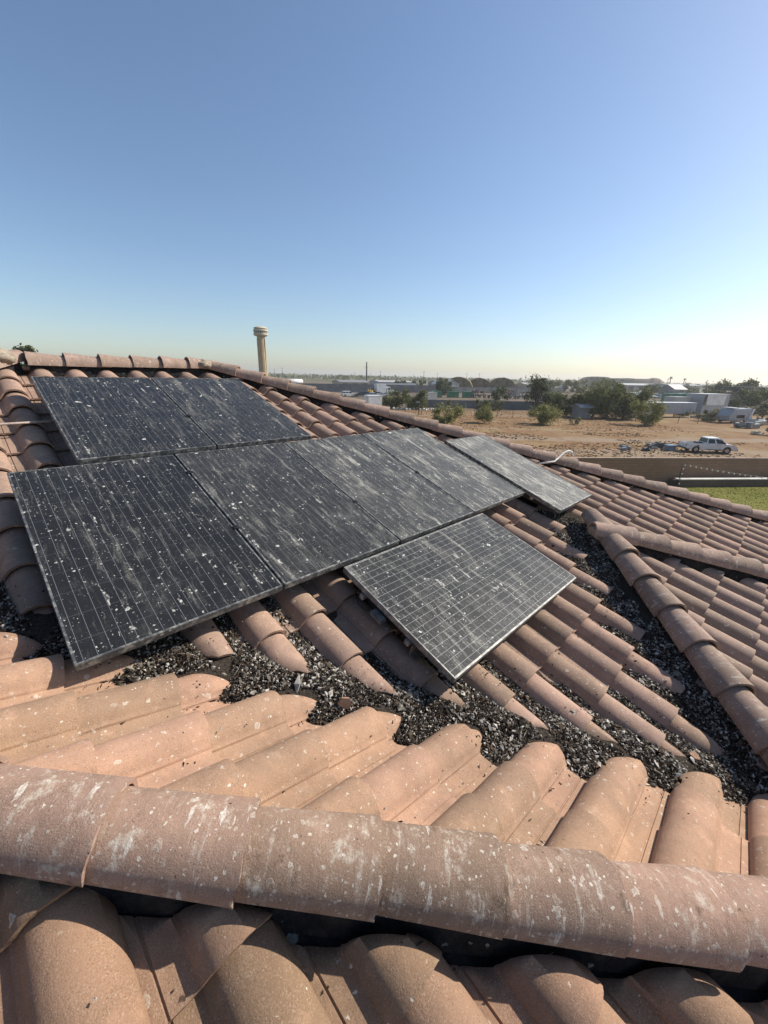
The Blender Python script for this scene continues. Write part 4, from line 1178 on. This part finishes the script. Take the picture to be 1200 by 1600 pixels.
semi((103.5, 102, 0), R(-20), PW, PW, "white truck with tall box body by the yard wall", 3.6)
semi((186, 31, 0), R(-20), PB, PG, "black truck among the parked cars", 4.0)
# tanker beyond the far hip
root = empty("tank_trailer", (124, 188, 0), R(-5)); tag(root, "white tank trailer far left over the hip caps", "trailer")
mb = MB(); n = 16
prof = [(-4.6, .2), (-4.5, .9), (-4.2, 1.3), (4.2, 1.3), (4.5, .9), (4.6, .2)]
vs = [(x, r_ * math.cos(k * 2 * math.pi / n), 2.6 + r_ * math.sin(k * 2 * math.pi / n)) for x, r_ in prof for k in range(n)]
mb.add(vs, [(i * n + k, i * n + (k + 1) % n, (i + 1) * n + (k + 1) % n, (i + 1) * n + k) for i in range(5) for k in range(n)] + [tuple(range(n)), tuple(5 * n + k for k in range(n))])
mb.build("tank", PW, root, smooth=True)
MB().box((0, 0, 1.1), (8.5, 1.0, .3)).build("chassis", MT['bumper'], root)
for x in (-3.6, -2.5, 3.2):
    for s_ in (-1, 1): wheel(root, x, s_ * 1.0, .5, .3)
# wrecked camper at the field edge
root = empty("old_camper", (96.5, 5.3, 0), R(-30)); tag(root, "battered grey-white camper with a broken white side at the field edge", "camper")
MB().prism([(-2.6, .45), (-2.9, 1.3), (-1.9, 2.5), (2.2, 2.55), (2.6, 1.6), (2.7, .45)], 'y', -1.15, 1.15).build("body", LG, root, bevel=.06)
MB().box((-.2, -1.17, 1.2), (1.9, .04, .5)).build("window", MT['glass'], root)
MB().prism([(1.7, .5), (2.0, .5), (2.7, 2.5), (2.3, 2.55)], 'y', -1.30, -1.18).build("broken_panel", PW, root)
MB().box((-1.2, .1, 2.62), (1.6, 1.6, .15)).build("roof_rack", PW, root)
for x in (-1.6, 1.5):
    for s_ in (-1, 1): wheel(root, x, s_ * 1.0, .36)
# parked cars and vans (x, y, heading, paint, kind, label)
for x, y, a, pm, kd, lb in [
    (86, 99.5, -20, PW, 'suv', "white car behind the near end of the hip, leftmost of the parked three"),
    (90, 98.0, 160, PB, 'suv', "black car between two pale cars beyond the hip"),
    (92.5, 95.0, -20, PS, 'sedan', "silver sedan nose-on by the yard road beyond the hip"),
    (97.5, 96.0, 150, PW, 'sedan', "white sedan beside the yellow loader"),
    (206, 48.5, -20, PW, 'van', "white van left of the black truck in the car row"),
    (199, 45.5, -25, PW, 'suv', "white car at the left end of the car row above the long trailer"),
    (214, 42.0, 155, PW, 'pickup', "white pickup right of the black truck in the car row"),
    (209, 40.0, 155, PS, 'suv', "silver car in front of the white pickup in the car row"),
    (222, 38.5, -30, PW, 'van', "white van parked above the green container"),
    (229, 36.0, -30, PS, 'van', "silver van behind the green container"),
    (228, 31.0, 150, PW, 'suv', "white car right of the vans above the box shed"),
    (214, 26.0, 150, PW, 'suv', "white car just over the box shed roof"),
    (144, 1.0, 150, PS, 'suv', "silver car at the picture edge under the spreading tree"),
    (136, -2.0, 140, PW, 'van', "white van at the right picture edge beyond the camper"),
    (186, 1.0, 150, PW, 'sedan', "white sedan under the long dark canopy"),
    (104, -1.0, 140, PG, 'suv', "grey car half hidden beyond the camper"),
    (160, 150, -10, PW, 'van', "white van beside the tall mast in the yard"),
    (170, 152, -10, PW, 'pickup', "white pickup right of the tall mast"),
    (140, 166, -10, PAQ, 'van', "pale blue van over the grey yard wall"),
    (146, 112, -15, PW, 'van', "white van in front of the long silver trailer"),
    (184, 107, -15, PW, 'suv', "white car near the arched shelters"),
    (262, 60, -20, PS, 'van', "silver van far off behind the car row"),
]:
    car((x, y, 0), R(a), pm, lb, kd, "vehicles parked in the yards")

# machines
def loader(loc, rz, body, label, reach=3.0):
    root = empty("loader", loc, rz); tag(root, label, "machine", "machines in the yard")
    MB().prism([(-1.8, .7), (-1.8, 1.7), (-.2, 1.9), (1.8, 1.5), (1.9, .7)], 'y', -.9, .9).build("body", body, root, bevel=.05)
    MB().prism([(-.9, 1.85), (-.8, 2.8), (.2, 2.8), (.4, 1.85)], 'y', -.7, .7).build("cab", PG, root, bevel=.04)
    for s_ in (-1, 1): MB().box((-.3, s_ * .71, 2.35), (.8, .02, .7)).build("window", MT['glass'], root)
    for x in (-1.1, 1.2):
        for s_ in (-1, 1): wheel(root, x, s_ * .95, .6, .4)
    MB().tube([(1.2, .4, 1.4), (2.0, .4, 2.2), (1.5 + reach, .4, 1.0)], .11, 6).build("arm", body, root)
    MB().tube([(1.2, -.4, 1.4), (2.0, -.4, 2.2), (1.5 + reach, -.4, 1.0)], .11, 6).build("arm", body, root)
    MB().prism([(1.3 + reach, .2), (1.5 + reach, 1.2), (2.3 + reach, .3)], 'y', -1.1, 1.1).build("bucket", PG, root)
loader((99.5, 103.5, 0), R(-150), PY, "yellow loader by the white truck with box body", 1.2)
def rig(loc, rz, body, label, seed):
    rd = random.Random(seed); root = empty("farm_rig", loc, rz); tag(root, label, "machine", "red machines in the yard")
    MB().box((0, 0, 1.0), (7.5, .5, .35)).build("beam", body, root, bevel=.03)
    MB().box((0, 0, .9), (.4, 4.0, .3)).build("beam", body, root, bevel=.03)
    for k in range(9):
        x = rd.uniform(-3.5, 3.5); y = rd.uniform(-1.2, 1.2)
        MB().tube([(x, y, .2), (x + rd.uniform(-.5, .5), y, rd.uniform(1.4, 2.6))], .11, 6).build("strut", body, root)
    for k in range(4): MB().box((rd.uniform(-3, 3), rd.uniform(-1, 1), rd.uniform(1.3, 2.3)), (rd.uniform(.6, 1.6), rd.uniform(.5, 1.2), rd.uniform(.4, .9)), rz=rd.uniform(0, 2)).build("hopper", body, root, bevel=.03)
    for x in (-2, 2):
        for s_ in (-1, 1): wheel(root, x, s_ * 1.5, .55, .35)
rig((126, 77.5, 0), R(-25), PR, "dark red farm machine right of the green bins", 1)
rig((131, 73.0, 0), R(-15), PR, "dark red farm machine lying low beside the first one", 2)
rig((150, 78.5, 0), R(-20), PR, "red farm machine in front of the right-hand arched shelter", 3)
rig((136, 67.5, 0), R(-20), PG, "grey flat implement by the yard wall", 4)
rig((117, 49, 0), R(-20), PD, "dark blue implement beside the upright dark tree", 5)

# ------------------------------------------------------------------ yard buildings and walls
GW = plain('grey_block', (.20, .195, .19), .95, var=.12, scale=.4)
def yard_wall(a, b, h, label, mat=GW):
    a = Vector((*a, 0)); b = Vector((*b, 0)); d = b - a
    root = empty("yard_wall", (a + b) / 2, math.atan2(d.y, d.x)); tag(root, label, "wall", "grey yard walls")
    MB().box((0, 0, h / 2), (d.length, .22, h)).build("wall_body", mat, root)
    MB().box((0, 0, h + .04), (d.length, .30, .08)).build("coping", mat, root)
    n = max(2, int(d.length / 7))
    for k in range(n + 1): MB().box((-d.length / 2 + d.length * k / n, 0, h / 2 + .05), (.42, .42, h + .1)).build("pier", mat, root)
yard_wall((71, 59.5), (108, 27.0), 1.65, "grey block wall behind the low bush, along the field edge")
yard_wall((86, 140), (150, 108), 3.0, "tall grey wall left, behind the white truck")
yard_wall((152, 107), (215, 84), 2.6, "tall grey wall in front of the arched shelters")
yard_wall((100, 43.5), (150, 20), 1.4, "low grey wall behind the big tree clump")
def arch_shelter(loc, rz, rad, depth, label):
    root = empty("arched_shelter", loc, rz); tag(root, label, "shelter", "arched fabric shelters")
    n = 14; vs = []
    for x in (-depth / 2, depth / 2):
        for q in (0, .15):
            for k in range(n + 1):
                a = math.pi * k / n; vs.append((x, (rad - q) * math.cos(a), 1.2 + (rad - q) * .80 * math.sin(a)))
    fs = []; m1 = n + 1
    for k in range(n):
        fs += [(k, k + 1, 2 * m1 + k + 1, 2 * m1 + k), (m1 + k + 1, m1 + k, 3 * m1 + k, 3 * m1 + k + 1), (k + 1, k, m1 + k, m1 + k + 1), (2 * m1 + k, 2 * m1 + k + 1, 3 * m1 + k + 1, 3 * m1 + k)]
    MB().add(vs, fs).build("cover", plain('shelter_fabric', (.26, .19, .10), .85, var=.25, scale=.5), root, smooth=True)
    for s_ in (-1, 1): MB().box((0, s_ * (rad - .15), .6), (depth, .4, 1.2)).build("side_wall", GW, root)
    b = [(rad * .97 * math.cos(math.pi * k / n), 1.2 + rad * .78 * math.sin(math.pi * k / n)) for k in range(n + 1)]
    MB().prism(b, 'x', depth / 2 - .4, depth / 2 - .2).build("end_wall", plain('shelter_end', (.17, .13, .075), .9, var=.3, scale=.6), root)
    MB().box((-depth * .1, 0, .9), (depth * .5, rad, 1.8)).build("stored_goods", PG, root)
for k, (x, y, rr) in enumerate([(186, 127, 7.2), (204, 126, 6.8), (207, 114, 7.4)]):
    arch_shelter((x, y, 0), R(-148), rr, 14, ["brown arched shelter at the left of three, cluttered inside", "brown arched shelter in the middle of three", "brown arched shelter at the right of three"][k])
def gable(loc, rz, L, W, h, rise, wall, roof, label, name="yard_shed", doors=0):
    root = empty(name, loc, rz); tag(root, label, "shed", "sheds in the yards")
    MB().prism([(-W / 2, 0), (W / 2, 0), (W / 2, h), (0, h + rise), (-W / 2, h)], 'x', -L / 2, L / 2).build("wall", wall, root)
    for s_ in (-1, 1):
        MB().add([(-L / 2 - .3, 0, h + rise + .12), (L / 2 + .3, 0, h + rise + .12), (L / 2 + .3, s_ * (W / 2 + .4), h - .02), (-L / 2 - .3, s_ * (W / 2 + .4), h - .02),
                  (-L / 2 - .3, 0, h + rise + .02), (L / 2 + .3, 0, h + rise + .02), (L / 2 + .3, s_ * (W / 2 + .4), h - .12), (-L / 2 - .3, s_ * (W / 2 + .4), h - .12)],
                 [(0, 1, 2, 3), (7, 6, 5, 4), (0, 4, 5, 1), (1, 5, 6, 2), (2, 6, 7, 3), (3, 7, 4, 0)]).build("roof", roof, root)
    for k in range(doors): MB().box((-L / 2 + L * (k + .5) / doors, -W / 2 - .03, h * .42), (L / doors * .5, .06, h * .8)).build("door", PB, root)
WM = paint('white_metal', (.40, .40, .38), .5); GM = paint('grey_metal', (.20, .205, .20), .5)
gable((163, 119, 0), R(-105), 10, 8.5, 3.6, 1.9, WM, LG, "white gabled shed left of the arched shelters", doors=2)
gable((222, 104, 0), R(-14), 18, 9, 3.8, .9, LG, WM, "pale grey shed right of the arched shelters with a dark door", doors=2)
gable((325, 76, 0), R(-14), 62, 16, 4.6, .9, GM, WM, "long low pale-roofed warehouse beyond the car row", "warehouse", 5)
gable((336, 58, 0), R(-14), 40, 16, 5.0, .9, WM, GM, "white warehouse right of the long low one", "warehouse", 4)
gable((80.4, 26.0, 0), R(-32), 2.4, 2.2, 2.0, .4, GM, LG, "small grey shed tucked under the big tree clump")
gable((132, 152, 0), R(-10), 16, 8, 3.4, .8, PT, GM, "tan open shed over the tall grey wall at left", doors=3)
gable((187, 178, 0), R(-8), 26, 10, 3.2, .7, LG, WM, "low white-roofed shed behind the tall mast", doors=3)
gable((255, 175, 0), R(-8), 50, 12, 3.4, .7, GM, LG, "low grey shed on the plain behind the arched shelters", doors=4)
gable((255, 44, 0), R(-25), 9, 8, 3.5, 2.2, GM, GM, "grey pointed shed beyond the vans", doors=1)
# long dark canopy on posts at the right edge
root = empty("long_canopy", (191, 5.5, 0), R(-27)); tag(root, "long dark flat canopy on thick posts at the right picture edge", "canopy")
MB().box((4, 0, 5.2), (44, 9, 1.3)).build("roof", plain('canopy_dark', (.055, .06, .06), .7), root)
for k in range(5):
    for s_ in (-1, 1): MB().box((-16 + k * 10, s_ * 3.8, 2.3), (1.0, 1.0, 4.6)).build("post", PG, root)
MB().box((4, 5.0, 2.0), (44, .2, 4.0)).build("back_wall", LG, root)
# gravel mound
bm = bmesh.new(); bmesh.ops.create_grid(bm, x_segments=40, y_segments=20, size=1)
for v in bm.verts:
    x, y = v.co.x, v.co.y; e = max(0, 1 - abs(x) ** 3.2) * max(0, 1 - abs(y) ** 2)
    z = 11.5 * min(1, e * 1.6) * (.90 + .10 * noise.noise(Vector((x * 3, y * 3, 2)))) - (1.2 if -.2 < x < .6 else 0) * e
    v.co = Vector((x * 48, y * 26, z - .05))
me = bpy.data.meshes.new("gravel_mound"); bm.to_mesh(me); bm.free()
o = link("gravel_mound", me, plain('mound', (.135, .11, .085), .98, var=.2, scale=.06)); o.location = (497, 137, 0); o.rotation_euler = (0, 0, R(-74))
tag(o, "broad dark gravel mound on the horizon over the tree clump", "mound", kind="structure")

# ------------------------------------------------------------------ tower, poles, fence posts, field litter
root = empty("control_tower", (86.8, 153.4, 0)); tag(root, "tall cream tower with a round banded cab rising beyond the hip", "tower")
TM = plain('tower_concrete', (.46, .35, .20), .9, var=.08, scale=.5); TW = plain('tower_white', (.52, .44, .32), .85, var=.06, scale=.6)
n = 12; MB().lathe([(1.85, 0), (1.5, 19.5), (1.5, 20.3)], n).build("shaft", TM, root)
for k in range(6):
    a = k * 2 * math.pi / 6; MB().box((1.58 * math.cos(a), 1.58 * math.sin(a), 9.7), (.4, .4, 19.4), rz=a).build("rib", TM, root)
cabn = MB().lathe([(1.6, 20.0), (2.5, 20.35), (2.75, 20.6), (2.75, 21.2)], 20).build("cab_base", TW, root)
MB().lathe([(2.45, 21.2), (2.45, 22.0)], 20).build("glass_band", MT['glass'], root)
for k in range(20):
    a = k * 2 * math.pi / 20; MB().box((2.48 * math.cos(a), 2.48 * math.sin(a), 21.6), (.16, .30, .8), rz=a).build("mullion", TW, root)
MB().lathe([(2.8, 21.95), (2.85, 22.15), (2.75, 22.5), (2.3, 22.55), (2.3, 22.9), (2.7, 22.95), (2.4, 23.3), (1.4, 23.65), (.2, 23.75)], 20).build("roof", TW, root, smooth=False)
PM = plain('pole_wood', (.10, .08, .065), .95)
pole_pts = [(288, 485, 12.0), (248, 401, 12.5), (395, 450, 10.0), (192, 206, 12.5), (411, 435, 9.7), (382, 385, 12.0), (454, 391, 9.3), (342, 280, 12.0), (475, 365, 11.8), (444, 295, 12.0), (502, 327, 9.4), (426, 266, 12.0), (522, 294, 8.6), (538, 264, 11.8), (440, 190, 11.2), (564, 204, 10.8), (571, 183, 9.8), (482, 120, 9.6), (486, 104, 10.0), (388, 78, 8.8), (469, 88, 10.4), (475, 59, 9.6), (596, 64, 8.4), (449, 28, 9.3), (419, 21, 9.0)]
for k, (x, y, h) in enumerate(pole_pts):
    root = empty("utility_pole", (x, y, 0), math.atan2(y, x) + R(90) + random.uniform(-.5, .5))
    nm = "leftmost" if k == 0 else ("rightmost" if k == len(pole_pts) - 1 else None)
    ords = ["", "second", "third", "fourth", "fifth", "sixth", "seventh", "eighth", "ninth", "tenth", "eleventh", "twelfth", "thirteenth", "fourteenth", "fifteenth", "sixteenth", "seventeenth", "eighteenth", "nineteenth", "twentieth", "twenty-first", "twenty-second", "twenty-third", "twenty-fourth"]
    tag(root, f"{nm} of the utility poles along the horizon" if nm else f"{ords[k]} utility pole from the tower along the horizon", "utility pole", "utility poles along the horizon")
    MB().tube([(0, 0, 0), (random.gauss(0, .12), random.gauss(0, .12), h)], [.26, .17], 6).build("post", PM, root)
    if h > 9.4: MB().box((0, 0, h - .8), (2.6, .14, .18)).build("crossarm", PM, root)
o = MB().tube([(158, 169, 0), (158, 169, 13.5)], [.5, .3], 8).build("mast", MT['bumper'], None); tag(o, "thick dark mast standing over the yard at left", "mast")
# palms on the horizon
for k, (x, y, h, lb) in enumerate([(330, 60, 9.5, "lone palm between the warehouses on the horizon"), (352, 56, 9.0, "second palm right of the lone palm on the horizon")]):
    root = empty("palm_tree", (x, y, 0)); tag(root, lb, "palm tree", "palms on the horizon")
    MB().tube([(0, 0, 0), (.3, .1, h)], [.3, .2], 6).build("trunk", MT['bark'], root)
    cb = MB()
    for j in range(40):
        a = random.uniform(0, 6.283); e_ = random.uniform(-.5, .9); L = random.uniform(1.2, 2.0); d = Vector((math.cos(a) * math.cos(e_), math.sin(a) * math.cos(e_), math.sin(e_))); s_ = Vector((-math.sin(a), math.cos(a), 0)) * .18
        P_ = Vector((.3, .1, h)); cb.add([P_ - s_ * .3, P_ + d * L * .6 - s_, P_ + d * L - Vector((0, 0, .4)), P_ + d * L * .6 + s_], [(0, 1, 2, 3)])
    cb.build("crown", LM['dark'], root, fix=False)
# post fence across the field
root = empty("wire_fence", (0, 0, 0)); tag(root, "thin wire fence on dark posts crossing the field below the trees", "fence")
fa, fb = Vector((57, 49, 0)), Vector((92, 4, 0)); nP = 18; pts = []
for k in range(nP):
    p = fa.lerp(fb, k / (nP - 1)) + Vector((random.gauss(0, .3), random.gauss(0, .3), 0)); pts.append(p)
    MB().tube([p, p + Vector((random.gauss(0, .06), random.gauss(0, .06), random.uniform(1.1, 1.4)))], .05, 6).build("post", PM, root)
for z in (.5, 1.0): MB().tube([p + Vector((0, 0, z)) for p in pts], .012, 4).build("wire", MT['bumper'], root)
root = empty("field_lamp", (56.5, 45.5, 0)); tag(root, "dark field lamp on a post below the rounded olive trees", "lamp")
MB().tube([(0, 0, 0), (0, 0, 2.2)], .07, 8).build("post", PM, root)
MB().box((-.2, .12, 2.3), (.7, .35, .12), rz=R(-30)).build("lamp_head", LG, root, bevel=.02)
# white stones along the foot of the trees
for k in range(26):
    t_ = k / 25; p = Vector((62.5, 57.5, 0)).lerp(Vector((72, 47.5, 0)), t_) + Vector((random.gauss(0, .35), random.gauss(0, .35), .1))
    o = lump(p, random.uniform(.22, .42), random.uniform(.2, .35), random.uniform(.18, .38), k * 1.37, None, OW, "stone")
    tag(o, "pale stone in the row at the foot of the rounded olive trees", "stone", "pale stones under the olive trees")
def junk(kind, loc, label, seed, col, size):
    rd = random.Random(seed); root = empty(kind, loc, rd.uniform(0, 3)); tag(root, label, kind.replace('_', ' '), "litter in the field")
    for k in range(5):
        MB().box((rd.gauss(0, size * .4), rd.gauss(0, size * .3), size * rd.uniform(.12, .3)), (size * rd.uniform(.3, .9), size * rd.uniform(.2, .5), size * rd.uniform(.12, .4)), rot=Matrix.Rotation(rd.uniform(-.5, .5), 3, 'X') @ Matrix.Rotation(rd.uniform(0, 3), 3, 'Z')).build("piece", col, root, bevel=.02)
root = empty("plastic_tub", (49.6, 6.1, 0), R(-30)); tag(root, "grey-blue tub standing behind the white pickup", "tub")
MB().prism([(-.42, 0), (.42, 0), (.5, .55), (-.5, .55)], 'y', -.3, .3).build("tub_body", paint('tub', (.16, .21, .26)), root, bevel=.03)
MB().box((0, 0, .57), (1.06, .68, .05)).build("rim", paint('tub', (.16, .21, .26)), root)
junk("scrap_heap", (46.3, 9.4, 0), "dark scrap heap left in the dirt, farthest from the pickup", 1, PG, 1.0)
junk("scrap_heap", (47.6, 7.6, 0), "upright dark scrap between the tub and the scrap heap", 2, PB, .8)
junk("scrap_heap", (50.6, 6.7, 0), "dark boards lying behind the tub", 3, MT['bumper'], 1.2)
junk("scrap_heap", (49.5, 7.4, 0), "pale rags beside the upright scrap", 4, OW, .6)
junk("scrap_heap", (51.5, 8.2, 0), "brown crate in the weeds behind the tub", 5, PT, .6)
junk("scrap_heap", (86.0, 2.7, 0), "flat dark trailer frame lying in the field below the camper", 6, PG, 2.2)
junk("scrap_heap", (76.5, .6, 0), "rusty box in the field by the picture edge", 7, PT, 1.2)
junk("scrap_heap", (77.5, -1.0, 0), "grey lumpy pile at the right picture edge of the field", 8, PG, 2.4)
junk("scrap_heap", (95.0, 1.8, 0), "white and dark junk right of the camper", 9, OW, 2.2)
junk("scrap_heap", (99.0, 1.0, 0), "dark junk pile behind the white junk by the camper", 10, PB, 2.4)
junk("scrap_heap", (101.0, 7.0, 0), "pale junk stacked behind the camper roof", 11, LG, 2.6)
junk("scrap_heap", (102.0, 11.0, 0), "low rubbish in front of the box shed", 12, PG, 1.8)
# chimney-like post behind the ridge
o = MB().tube([(2.4, 40, 0), (2.25, 40, 8.75)], .09, 8).build("pole", PM, None); tag(o, "bare post end sticking up behind the ridge mortar", "post")

# ------------------------------------------------------------------ haze
hv = bpy.data.materials.new('haze'); hv.use_nodes = True
ht = hv.node_tree; ht.nodes.remove(ht.nodes["Principled BSDF"])
pv = ht.nodes.new("ShaderNodeVolumePrincipled"); pv.inputs["Color"].default_value = (.93, .93, .92, 1); pv.inputs["Density"].default_value = .00034; pv.inputs["Anisotropy"].default_value = .35
ht.links.new(pv.outputs[0], ht.nodes["Material Output"].inputs["Volume"])
o = MB().box((900, 900, 14), (3400, 3400, 30)).build("haze", hv, None)
tag(o, "thin pale haze lying over the plain towards the horizon", "haze", kind="stuff")
